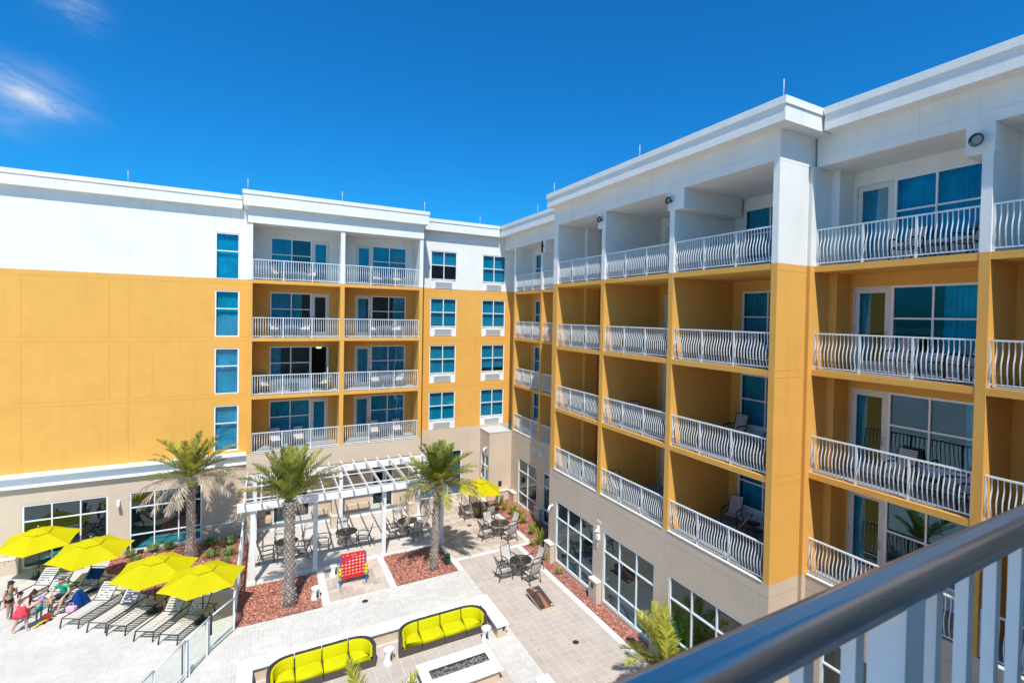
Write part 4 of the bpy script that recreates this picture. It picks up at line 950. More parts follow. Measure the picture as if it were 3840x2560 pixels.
# ------------------------------------------------------------------ pergola
pg = thing('pergola', 'white timber pergola with open rafters over the tables against the left wing', 'pergola')
for x, y in ((-.45, 26.08), (2.0, 26.12), (5.02, 26.2), (-.45, 30.35), (3.55, 30.35), (7.75, 30.35), (7.9, 26.25)):
    mb = MB(); mb.box(x-.09, x+.09, y-.09, y+.09, .02, 3.3, 0); mb.box(x-.12, x+.12, y-.12, y+.12, .0, .16, 0); mb.build('post', M['trimp'] if 'trimp' in M else M['frame'], pg, bevel=.004)
for y in (26.02, 30.40):
    for sgn in (-1, 1):
        mb = MB(); mb.box(-1.02, 8.35, y+sgn*.115-.022, y+sgn*.115+.022, 3.30, 3.62); mb.build('beam', M['frame'], pg, bevel=.003)
for i in range(15):
    x = -.77+i*.617
    mb = MB(); mb.box(x-.02, x+.02, 25.62, 30.72, 3.622, 3.80); 
    mb.quad((x-.02, 25.62, 3.622), (x+.02, 25.62, 3.622), (x+.02, 25.40, 3.72), (x-.02, 25.40, 3.72)); mb.quad((x-.02, 25.62, 3.80), (x+.02, 25.62, 3.80), (x+.02, 25.40, 3.80), (x-.02, 25.40, 3.80))
    mb.quad((x-.02, 25.62, 3.622), (x-.02, 25.40, 3.72), (x-.02, 25.40, 3.80), (x-.02, 25.62, 3.80)); mb.quad((x+.02, 25.62, 3.622), (x+.02, 25.40, 3.72), (x+.02, 25.40, 3.80), (x+.02, 25.62, 3.80)); mb.quad((x-.02, 25.40, 3.72), (x+.02, 25.40, 3.72), (x+.02, 25.40, 3.80), (x-.02, 25.40, 3.80))
    mb.build('rafter', M['frame'], pg)
for y in (25.95, 27.75, 29.72):
    mb = MB(); mb.box(-.85, 8.0, y-.022, y+.022, 3.802, 3.84); mb.build('purlin', M['frame'], pg)
# ------------------------------------------------------------------ furniture kinds
def slats(mb, P, a0, a1, n, hw, th=.008, fill=.80, curve=None):
    """P(t)->(y,z) along the sheet, n cross straps of half width hw"""
    for i in range(n):
        t0 = a0+(a1-a0)*i/n; t1 = a0+(a1-a0)*(i+fill)/n
        y0, z0 = P(t0); y1, z1 = P(t1)
        nx, nz = -(z1-z0), (y1-y0); l = math.hypot(nx, nz) or 1; nx *= th/l; nz *= th/l
        mb.add([(-hw, y0, z0), (hw, y0, z0), (hw, y1, z1), (-hw, y1, z1), (-hw, y0+nx, z0+nz), (hw, y0+nx, z0+nz), (hw, y1+nx, z1+nz), (-hw, y1+nx, z1+nz)],
               [(0, 1, 2, 3), (4, 7, 6, 5), (0, 4, 5, 1), (1, 5, 6, 2), (2, 6, 7, 3), (3, 7, 4, 0)])
    for x in (-hw*.93, hw*.93, 0) if fill < .9 else ():
        for i in range(n-1):
            t0 = a0+(a1-a0)*(i+fill)/n; t1 = a0+(a1-a0)*(i+1)/n; y0, z0 = P(t0); y1, z1 = P(t1)
            if x == 0: continue
            w = hw*.07; mb.quad((x-w, y0, z0+.003), (x+w, y0, z0+.003), (x+w, y1, z1+.003), (x-w, y1, z1+.003))
def make_chair(name='patio_chair'):
    t = thing(name, 'sling chair', 'chair')
    mb = MB(); slats(mb, lambda u: (-.26+.48*u, .415-.035*math.sin(math.pi*u*.9)), 0, 1, 7, .235, fill=.72); mb.build('seat', M['sling'], t)
    mb = MB(); slats(mb, lambda u: (.21+.20*u+.03*math.sin(math.pi*u), .42+.56*u), 0, 1, 10, .235, fill=.72); mb.build('backrest', M['sling'], t)
    mb = MB()
    for s in (-1, 1):
        x = .25*s
        mb.tube([(x, -.27, .405), (x, -.05, .375), (x, .20, .385), (x, .27, .55), (x, .36, .80), (x, .42, .99)], .018, 6)
    mb.tube([(-.25, .42, .99), (.25, .42, .99)], .012, 6); mb.tube([(-.25, -.27, .405), (.25, -.27, .405)], .013, 6); mb.tube([(-.25, .2, .385), (.25, .2, .385)], .013, 6)
    mb.build('frame', M['bronze'], t)
    for s in (-1, 1):
        x = .285*s
        mb = MB(); mb.tube([(x, -.29, .0), (x, -.30, .40), (x, -.30, .57)], .019, 6); mb.build('leg', M['bronze'], t)
        mb = MB(); mb.tube([(x, .36, .0), (x, .27, .30), (x*.92, .245, .47)], .019, 6); mb.build('leg', M['bronze'], t)
        mb = MB(); mb.tube([(x, -.30, .56), (x, -.27, .625), (x, -.15, .645), (x, .10, .63), (x*.95, .30, .62)], [.02, .023, .026, .026, .018], 6); mb.build('armrest', M['bronze'], t)
    return t
chair0 = make_chair(); used_chair = [False]
def chair_at(x, y, z, fx, fy, label, group):
    return place(chair0, used_chair, (x, y, z), math.atan2(fy, fx)+math.pi/2, label, group)
def make_table(name, r=.50, h=.72):
    t = thing(name, 'round table', 'table')
    mb = MB(); n = 48
    def ringseg(r0, r1, a0, a1, k):
        A = [a0+(a1-a0)*i/k for i in range(k+1)]
        vs = [(r0*math.cos(a), r0*math.sin(a), h) for a in A]+[(r1*math.cos(a), r1*math.sin(a), h) for a in A]+[(r0*math.cos(a), r0*math.sin(a), h-.012) for a in A]+[(r1*math.cos(a), r1*math.sin(a), h-.012) for a in A]
        m_ = k+1; fs = []
        for i in range(k): fs += [(i, i+1, m_+i+1, m_+i), (2*m_+i, 3*m_+i, 3*m_+i+1, 2*m_+i+1), (i, 2*m_+i, 2*m_+i+1, i+1), (m_+i, m_+i+1, 3*m_+i+1, 3*m_+i)]
        fs += [(0, m_, 3*m_, 2*m_), (k, 2*m_+k, 3*m_+k, m_+k)]; mb.add(vs, fs)
    ringseg(r*.90, r, 0, 2*math.pi, 48); ringseg(r*.50, r*.56, 0, 2*math.pi, 40); ringseg(.03, r*.13, 0, 2*math.pi, 20)
    for i in range(40): a = 2*math.pi*i/40; ringseg(r*.56, r*.90, a, a+2*math.pi/40*.70, 1)
    for i in range(16): a = 2*math.pi*i/16; ringseg(r*.13, r*.50, a, a+2*math.pi/16*.72, 2)
    mb.tube([(r*math.cos(a), r*math.sin(a), h-.015) for a in [2*math.pi*i/40 for i in range(40)]], .018, 6, closed=True)
    mb.build('table_top', M['bronze'], t)
    for k in range(4):
        a = math.pi/4+k*math.pi/2; c, s = math.cos(a), math.sin(a); mb = MB()
        mb.tube([(.36*c, .36*s, 0), (.20*c, .20*s, .22), (.09*c, .09*s, .42), (.16*c, .16*s, .60), (.34*c, .34*s, h-.02)], .015, 6); mb.build('leg', M['bronze'], t)
    mb = MB(); mb.tube([(.12*math.cos(a), .12*math.sin(a), .35) for a in [2*math.pi*i/20 for i in range(20)]], .01, 5, closed=True); mb.build('brace', M['bronze'], t)
    return t
table0 = make_table('patio_table'); used_t = [False]
TB = [('t0', .92, 28.45, 'round metal table half hidden behind the middle palm trunk, under the pergola'), ('t2', 3.60, 28.35, 'round metal table in the middle of the pergola, behind the red game board'), ('t1', 6.66, 28.35, 'round metal table at the right end of the pergola'), ('t5', 11.0, 28.75, 'round metal table in the shade under the lone yellow umbrella'), ('t3', 10.95, 25.68, 'round metal table on the brown patio in front of the umbrella table'), ('t4', 10.14, 21.28, 'round metal table on the beige tiles, nearest the bean bag board')]
for k, x, y, lb in TB: place(table0, used_t, (x, y, .012), rnd.random(), lb, 'round patio tables')
CH = [(9.92, 22.08, .15, -.9, 'far left of the table nearest the bean bag board'), (9.38, 21.38, 1, -.05, 'left of the table nearest the bean bag board'), (10.32, 20.52, -.15, 1, 'near side of the table nearest the bean bag board'), (10.95, 21.45, -1, -.15, 'right of the table nearest the bean bag board'),
      (10.72, 26.45, .15, -.9, 'far side of the second patio table, back to the umbrella table'), (10.18, 25.70, 1, 0, 'left of the second patio table on the brown patio'), (11.18, 24.92, -.2, 1, 'near side of the second patio table, back to the viewer'), (11.72, 25.95, -1, -.25, 'right of the second patio table beside the lilies'),
      (10.2, 28.75, 1, .1, 'left of the table under the lone yellow umbrella, half shaded'), (11.15, 27.95, -.15, 1, 'near side of the table under the lone umbrella, in its shade'), (11.85, 28.9, -1, -.1, 'right of the table under the lone umbrella, beside the mulch bed'), (10.95, 29.55, 0, -1, 'far side of the table under the lone umbrella, in deep shade'),
      (6.45, 29.15, .2, -1, 'far side of the right pergola table, back to the stone pilaster'), (5.85, 28.15, 1, .15, 'left of the right pergola table, beside the white post'), (6.9, 27.55, -.2, 1, 'near side of the right pergola table, back to the viewer'), (7.45, 28.5, -1, .0, 'right of the right pergola table, under hanging dry fronds'),
      (3.55, 29.2, 0, -1, 'far side of the middle pergola table, back to the pilaster'), (4.38, 27.95, -.9, .25, 'right of the middle pergola table, turned sideways'), (2.55, 28.55, 1, -.3, 'left of the middle pergola table, facing right'), (1.95, 29.25, -.2, -1, 'alone between the left and middle pergola tables, facing the viewer'),
      (.08, 28.25, 1, .05, 'left end of the pergola beside the corner post'), (.72, 29.3, .1, -1, 'far side of the left pergola table, in front of the door'), (1.60, 28.0, -1, .35, 'right of the left pergola table, just behind the palm trunk')]
for x, y, fx, fy, lb in CH: chair_at(x, y, .012, fx, fy, 'sling chair at the '+lb if lb[:4] not in ('left', 'righ', 'alon') else ('sling chair '+lb if lb.startswith('alone') else 'sling chair to the '+lb), 'sling chairs round the courtyard tables')
# ------------------------------------------------------------------ chairs, side tables on the balconies
def make_side(name='side_table'):
    t = thing(name, 'small round table', 'side table')
    mb = MB(); mb.lathe([(0, .43), (.22, .43), (.235, .42), (.235, .405), (.21, .405), (0, .41)], n=24); mb.build('table_top', M['bronze'], t)
    for k in range(4):
        a = math.pi/4+k*math.pi/2; mb = MB(); mb.tube([(.2*math.cos(a), .2*math.sin(a), 0), (.17*math.cos(a), .17*math.sin(a), .25), (.19*math.cos(a), .19*math.sin(a), .41)], .012, 6); mb.build('leg', M['bronze'], t)
    mb = MB(); mb.tube([(.18*math.cos(a), .18*math.sin(a), .18) for a in [2*math.pi*i/16 for i in range(16)]], .009, 5, closed=True); mb.build('brace', M['bronze'], t)
    return t
side0 = make_side(); used_s = [False]
FN = {5: 'top floor', 4: 'fourth floor', 3: 'third floor', 2: 'second floor'}
AX = {5: [(.55, 1), (2.0, -.6)], 4: [(.45, .6), (1.75, -.5)], 3: [(.0, .8), (2.75, -.9)], 2: [(.45, .1), (1.55, 0)]}
AXR = {5: [(5.65, .2), (6.75, 0)], 4: [(5.55, .7), (6.7, -.3)], 3: [(5.55, 0), (6.85, -.8)], 2: [(5.55, 0), (6.85, 0)]}
for k in (5, 4, 3, 2):
    for side, dct, sx in (('left', AX, 1.2), ('right', AXR, 6.15)):
        for i, (x, fx) in enumerate(dct[k]):
            chair_at(x, 32.12, LV[k]+.006, fx, -1, f'{"left" if i == 0 else "right"} chair on the {FN[k]} balcony, {side} column, left wing', 'chairs on the left wing balconies')
        place(side0, used_s, (sx if k != 3 else sx+.1, 32.2, LV[k]+.006), 0, f'small table between chairs on the {FN[k]} balcony, {side} column, left wing', 'side tables on the balconies')
BC = [(14.45, 12.75, 2, -1, -.35, 'by the window on the second floor balcony beside the end wall, right wing'), (14.6, 10.9, 2, -1, .3, 'half hidden by the end wall on the second floor balcony of the right wing'),
      (14.5, 12.75, 3, -1, -.1, 'by the window on the third floor balcony beside the end wall, right wing'), (14.5, 11.0, 3, -1, .5, 'half hidden by the end wall on the third floor balcony of the right wing'),
      (14.4, 12.3, 4, -1, 0, 'left one on the fourth floor balcony beside the end wall of the right wing'), (14.5, 11.1, 4, -1, .2, 'right one on the fourth floor balcony beside the end wall of the right wing'),
      (14.6, 7.2, 5, -1, .1, 'left one on the top floor balcony nearest the viewer'), (14.55, 5.75, 5, -1, .6, 'right one on the top floor balcony nearest the viewer'),
      (14.6, 7.25, 4, -1, 0, 'left one on the fourth floor balcony nearest the viewer'), (14.5, 5.75, 4, -.9, .6, 'right one on the fourth floor balcony nearest the viewer'),
      (14.6, 7.2, 3, -1, 0, 'left one on the third floor balcony nearest the viewer'), (14.4, 5.7, 3, -.9, .6, 'right one on the third floor balcony nearest the viewer'),
      (13.6, 19.6, 2, -.2, -1, 'on the second floor balcony at the far end of the projecting right wing'), (14.5, 28.9, 3, -1, -.4, 'on the third floor balcony in the far corner of the right wing'), (14.5, 28.9, 2, -1, -.4, 'on the second floor balcony in the far corner of the right wing')]
for x, y, k, fx, fy, lb in BC: chair_at(x, y, LV[k]+.006, fx, fy, 'chair '+lb, 'chairs on the right wing balconies')
for x, y, k, lb in ((14.45, 11.8, 2, 'second floor balcony beside the end wall'), (14.5, 11.9, 3, 'third floor balcony beside the end wall'), (14.6, 6.45, 5, 'top floor balcony nearest the viewer'), (14.6, 6.45, 4, 'fourth floor balcony nearest the viewer'), (14.6, 6.45, 3, 'third floor balcony nearest the viewer')):
    place(side0, used_s, (x, y, LV[k]+.006), 0, 'small round table on the '+lb+', right wing', 'side tables on the balconies')
# ------------------------------------------------------------------ loungers
def make_lounger(ang=50, name='sun_lounger'):
    t = thing(name, 'lounger', 'sun lounger'); A = R(ang); hy = 1.28
    mb = MB(); slats(mb, lambda u: (.03+(hy-.03)*u, .335-.02*math.sin(math.pi*u)), 0, 1, 11, .30, fill=.58); mb.build('seat', M['sling'], t)
    mb = MB(); slats(mb, lambda u: (hy+.02+.70*u*math.cos(A), .335+.70*u*math.sin(A)+.02*math.sin(math.pi*u)), 0, 1, 8, .30, fill=.62); mb.build('backrest', M['sling'], t)
    mb = MB()
    for s in (-1, 1):
        x = .33*s
        mb.tube([(x, 0, .31), (x, .05, .335), (x, hy, .335), (x, 2.02, .335)], .025, 6)
        mb.tube([(x*.95, hy, .335), (x*.95, hy+.74*math.cos(A), .335+.74*math.sin(A))], .017, 6)
    for y in (.02, hy, 2.02): mb.tube([(-.33, y, .33), (.33, y, .33)], .016, 6)
    mb.tube([(-.31, hy+.74*math.cos(A), .335+.74*math.sin(A)), (.31, hy+.74*math.cos(A), .335+.74*math.sin(A))], .016, 6)
    mb.build('frame', M['bronze'], t)
    for s in (-1, 1):
        for y0, y1 in ((.02, -.05), (1.85, 1.92)):
            mb = MB(); mb.tube([(s*.33, y0, .33), (s*.335, y1, .0)], .024, 6); mb.build('leg', M['bronze'], t)
    if ang > 5:
        for s in (-1, 1):
            mb = MB(); mb.tube([(s*.27, hy+.42*math.cos(A), .335+.42*math.sin(A)), (s*.28, hy+.62, .335)], .011, 5); mb.build('back_support', M['bronze'], t)
    return t
L0 = make_lounger(50); L1 = make_lounger(2, 'sun_lounger'); uL0 = [False]; uL1 = [False]
LRZ = R(-30.5)
LG = [(-8.6, 28.35, 0, 'farthest left of the raised loungers, at the foot of the first umbrella'), (-8.0, 27.45, 0, 'second from the left, behind the woman in the red cover-up'), (-6.95, 27.40, 0, 'with the blue towel on its back, where the man in green sits'), (-6.19, 25.72, 0, 'beside the pile of blue towel, first right of the family'), (-5.27, 24.92, 0, 'second right of the family, in front of the third umbrella'),
      (-4.61, 24.35, 1, 'with its back laid flat under the third umbrella'), (-3.69, 23.45, 0, 'second from the glass fence, under the fourth umbrella'), (-2.91, 22.80, 0, 'nearest the glass fence')]
for x, y, fl, lb in LG:
    place(L1 if fl else L0, uL1 if fl else uL0, (x, y, .006), LRZ, 'slatted sun lounger '+lb, 'sun loungers in a row by the pool')
place(L0, uL0, (13.0, 12.95, LV[2]+.006), R(208), 'sun lounger on the second floor balcony beside the end wall, right wing', 'sun loungers on the balconies')
place(L0, uL0, (13.0, 11.6, LV[3]+.006), R(178), 'sun lounger on the third floor balcony beside the end wall, right wing', 'sun loungers on the balconies')
place(L0, uL0, (13.0, 16.0, LV[2]+.006), R(10), 'slatted sun lounger on the middle second floor balcony of the right wing', 'sun loungers on the balconies')
place(L0, uL0, (13.2, 15.4, LV[3]+.006), R(0), 'slatted sun lounger on the middle third floor balcony of the right wing', 'sun loungers on the balconies')
place(L1, uL1, (13.2, 15.9, LV[4]+.006), R(180), 'flat slatted lounger on the middle fourth floor balcony of the right wing', 'sun loungers on the balconies')
# ------------------------------------------------------------------ umbrellas
def umbrella(x, y, label, rot=14, tilt=(0, 0), H=2.26, Rr=1.42, rim=1.62, tie=True, group='yellow umbrellas by the loungers'):
    t = thing('umbrella', label, 'umbrella', (x, y, 0), 0, group)
    piv = Vector((0, 0, 1.95)); q = Matrix.Rotation(R(tilt[0]), 3, 'X') @ Matrix.Rotation(R(tilt[1]), 3, 'Y')
    T = lambda p: q @ (Vector(p)-piv)+piv
    def sheet(r0, r1, z0, z1, sag, scal):
        mb = MB(); NR = 8; NA = 8; vs = []; fs = []
        for s in range(6):
            a0 = R(rot+60*s); o = len(vs)
            for i in range(NR+1):
                f = i/NR; r = r0+(r1-r0)*f
                for j in range(NA+1):
                    g_ = j/NA; a = a0+R(60)*g_
                    edge = math.cos(R(30))/math.cos(R(60)*g_-R(30))      # straight between two ribs
                    rr = r*(edge*(1-scal*math.sin(math.pi*g_)*f))
                    z = z0+(z1-z0)*(f**1.06)-sag*math.sin(math.pi*g_)*math.sin(math.pi*min(1, f*.9))
                    vs.append(T((rr*math.cos(a), rr*math.sin(a), z)))
            for i in range(NR):
                for j in range(NA): k = o+i*(NA+1)+j; fs.append((k, k+1, k+NA+2, k+NA+1))
        mb.add(vs, fs, 0, False); return mb
    o = sheet(.26, Rr, H-.16, rim, .035, .055).build('canopy', M['yellowcanvas'], t)
    for p in o.data.polygons: p.use_smooth = False
    sheet(.0, .46, H-.02, H-.19, .012, .02).build('vent_cap', M['yellowcanvas'], t)
    for s in range(6):
        a = R(rot+60*s); mb = MB(); mb.tube([T((.03*math.cos(a), .03*math.sin(a), H-.10)), T((Rr*.985*math.cos(a), Rr*.985*math.sin(a), rim-.012))], .009, 5)
        mb.tube([T((.03*math.cos(a), .03*math.sin(a), 1.62)), T((Rr*.45*math.cos(a), Rr*.45*math.sin(a), H-.16-(H-.16-rim)*.45))], .008, 5); mb.build('rib', M['bronze'], t)
    mb = MB(); mb.tube([(0, 0, .05), (0, 0, 1.9), T((0, 0, H-.02))], .021, 10); mb.build('pole', M['bronze'], t)
    mb = MB(); mb.lathe([(0, 0), (.25, 0), (.25, .035), (.06, .06), (.035, .22), (.035, .3)], n=20); mb.build('base', M['black'], t)
    mb = MB(); c = T((0, 0, H+.03)); mb.lathe([(.012, -.05), (.035, -.04), (.02, -.02), (.035, .0), (.03, .035), (0, .05)], c, 10); mb.build('finial', M['steel'], t)
    if tie:
        a = R(rot+60*4-28); p = Vector(T((1.25*math.cos(a), 1.25*math.sin(a), rim+.08))); mb = MB()
        mb.tube([p, p+Vector((-.02, -.05, -.12)), p+Vector((-.05, -.08, -.30)), p+Vector((-.04, -.07, -.42))], .010, 4); mb.tube([p, p+Vector((.05, -.04, -.15)), p+Vector((.07, -.05, -.34))], .008, 4); mb.build('tie_strap', M['yellowcanvas'], t)
    return t
umbrella(-8.55, 31.25, 'bright yellow umbrella farthest left, in front of the lobby window', 25, (7, 0), 2.24)
umbrella(-6.29, 28.80, 'bright yellow umbrella over the man in the green shirt, second from left', 18, (7, 0), 2.24)
umbrella(-3.70, 25.60, 'bright yellow umbrella third from left, over the flat lounger', 16, (5, 0), 2.26)
umbrella(-2.02, 23.91, 'bright yellow umbrella nearest the glass fence', 15, (4, 0), 2.24)
umbrella(10.98, 28.78, 'lone yellow umbrella over the table at the right wing corner', 10, (3, 6), 2.30, tie=False, group=None)
M['tabletan'] = mat('tan_side_table', (.34, .27, .20), rough=.6)
def umb_table(x, y, label):
    t = thing('side_table', label, 'side table', (x, y, 0), 0, 'low tables round the umbrella poles')
    mb = MB(); mb.lathe([(.03, .44), (.27, .44), (.285, .43), (.285, .41), (.25, .405), (.03, .41)], n=28); mb.build('table_top', M['tabletan'], t)
    for k in range(3):
        a = k*2.09+.5; mb = MB(); mb.tube([(.25*math.cos(a), .25*math.sin(a), 0.04), (.2*math.cos(a), .2*math.sin(a), .41)], .014, 6); mb.build('leg', M['bronze'], t)
umb_table(-8.55, 31.25, 'low round tan table round the pole of the first umbrella'); umb_table(-6.29, 28.80, 'low round tan table with the orange drink, at the second umbrella'); umb_table(-3.70, 25.60, 'low round tan table under the third umbrella, beside the flat lounger'); umb_table(-2.02, 23.91, 'low round tan table under the umbrella nearest the glass fence')
# ------------------------------------------------------------------ glass fence
gf = thing('glass_fence', 'glass panel pool fence with white posts and rail curving round the loungers', 'fence')
FP = [(-.95, 31.9), (-.95, 30.2), (-.955, 28.6), (-.96, 27.0), (-.96, 25.5), (-.96, 24.0), (-.965, 22.62), (-1.63, 21.56), (-2.16, 20.38), (-2.78, 19.1), (-3.5, 17.6)]
FH = 1.26
for i, (x, y) in enumerate(FP):
    mb = MB(); hh = FH+.0 if i != 7 else FH+.05
    mb.box(x-.03, x+.03, y-.03, y+.03, .0, hh-.05); mb.build('post', M['rail'], gf)
for (a, b) in zip(FP, FP[1:]):
    A_, B_ = Vector((*a, 0)), Vector((*b, 0)); d = (B_-A_).normalized()
    mb = MB(); mb.tube([A_+Vector((0, 0, FH-.02)), B_+Vector((0, 0, FH-.02))], .032, 10); mb.build('top_rail', M['rail'], gf)
    mb = MB(); mb.bar(A_+d*.035+Vector((0, 0, .09)), B_-d*.035+Vector((0, 0, .09)), .04, .05); mb.build('bottom_rail', M['rail'], gf)
    p0, p1 = A_+d*.06, B_-d*.06; n_ = d.cross(Vector((0, 0, 1)))*.004
    mb = MB(); mb.add([p0-n_+Vector((0, 0, .12)), p1-n_+Vector((0, 0, .12)), p1-n_+Vector((0, 0, FH-.06)), p0-n_+Vector((0, 0, FH-.06))], [(0, 1, 2, 3)]); mb.build('glass_panel', M['fglass'], gf)
for (x, y) in ((-1.69, 21.40), (-2.09, 20.52)):
    mb = MB(); mb.box(x-.035, x+.035, y-.035, y+.035, .0, FH-.04); mb.build('gate_post', M['rail'], gf)
mb = MB(); mb.box(-1.61, -1.55, 21.52, 21.60, .62, 1.36); mb.box(-2.27, -2.23, 20.38, 20.44, .15, 1.1); mb.build('gate_closer', M['black'], gf)
# ------------------------------------------------------------------ seat walls, fire pit, sofas
sw = thing('seat_wall', 'L shaped low beige wall with white coping behind the yellow sofas', 'wall')
mb = MB(); mb.box(-.36, 7.76, 19.14, 19.58, 0, .43); mb.box(7.42, 7.76, 17.43, 19.14, 0, .43); mb.box(-.66, -.36, 17.0, 19.58, 0, .43); mb.build('wall', M['beige'], sw)
cx = [-.72, -.29, 1.02, 2.24, 3.5, 4.78, 6.05, 7.36]
for a, b in zip(cx, cx[1:]):
    mb = MB(); 
    if a < -.5: mb.box(a, b-.006, 16.9, 19.66, .431, .50)
    else: mb.box(a+.002, b-.006, 19.06, 19.66, .431, .50)
    mb.build('coping', M['coping'], sw, bevel=.006)
mb = MB(); mb.box(7.362, 7.84, 18.45, 19.66, .431, .50); mb.build('coping', M['coping'], sw, bevel=.006)
mb = MB(); mb.box(7.362, 7.84, 17.36, 18.444, .431, .50); mb.build('coping', M['coping'], sw, bevel=.006)
mb = MB(); mb.box(7.62, 7.70, 17.405, 17.429, .26, .38); mb.build('step_light', M['black'], sw)
s2 = thing('seat_wall', 'stub of a second low beige wall with white coping at the bottom edge', 'wall')
mb = MB(); mb.box(7.42, 7.76, 12.5, 14.2, 0, .43); mb.build('wall', M['beige'], s2); mb = MB(); mb.box(7.36, 7.84, 12.4, 14.28, .431, .50); mb.build('coping', M['coping'], s2, bevel=.006)
fp = thing('fire_pit', 'long rectangular fire pit with white top and a trough of grey lava rocks', 'fire pit')
mb = MB(); mb.box(4.38, 6.62, 15.33, 15.75, 0, .385); mb.box(4.38, 6.62, 16.38, 16.68, 0, .385); mb.box(4.38, 4.50, 15.75, 16.38, 0, .385); mb.box(6.54, 6.62, 15.75, 16.38, 0, .385); mb.build('base', M['beige'], fp)
mb = MB(); z0, z1 = .386, .45
mb.box(4.27, 6.72, 15.24, 15.84, z0, z1); mb.box(4.27, 6.72, 16.31, 16.76, z0, z1); mb.box(4.27, 4.56, 15.84, 16.31, z0, z1); mb.box(6.49, 6.72, 15.84, 16.31, z0, z1); mb.build('top', M['coping'], fp)
mb = MB(); mb.box(4.575, 6.475, 15.855, 16.295, .20, .26); mb.box(4.563, 4.575, 15.843, 16.307, .2, .446); mb.box(6.475, 6.487, 15.843, 16.307, .2, .446); mb.box(4.575, 6.475, 15.843, 15.855, .2, .446); mb.box(4.575, 6.475, 16.295, 16.307, .2, .446); mb.build('steel_liner', M['steel'], fp)
M['rock'] = mat('lava_rock', (.20, .175, .165), rough=.9, var=.4, vscale=12, isl=.45, bump=.8, bscale=30)
mb = MB(); r_ = random.Random(9)
for _ in range(330):
    c = Vector((r_.uniform(4.62, 6.43), r_.uniform(15.89, 16.26), r_.uniform(.28, .40))); s = r_.uniform(.03, .065)
    vs = []
    for p in ((1, 0, 0), (-1, 0, 0), (0, 1, 0), (0, -1, 0), (0, 0, 1), (0, 0, -1), (.6, .6, .6), (-.6, .6, .6), (.6, -.6, .6), (-.6, -.6, .6)): vs.append(c+Vector(p)*s*r_.uniform(.6, 1.15))
    mb.add(vs, [(6, 0, 2), (6, 4, 0), (6, 2, 4), (7, 2, 1), (7, 4, 2), (7, 1, 4), (8, 3, 0), (8, 0, 4), (8, 4, 3), (9, 1, 3), (9, 4, 1), (9, 3, 4), (5, 2, 0), (5, 1, 2), (5, 3, 1), (5, 0, 3)])
mb.build('lava_rocks', M['rock'], fp, kind='stuff')
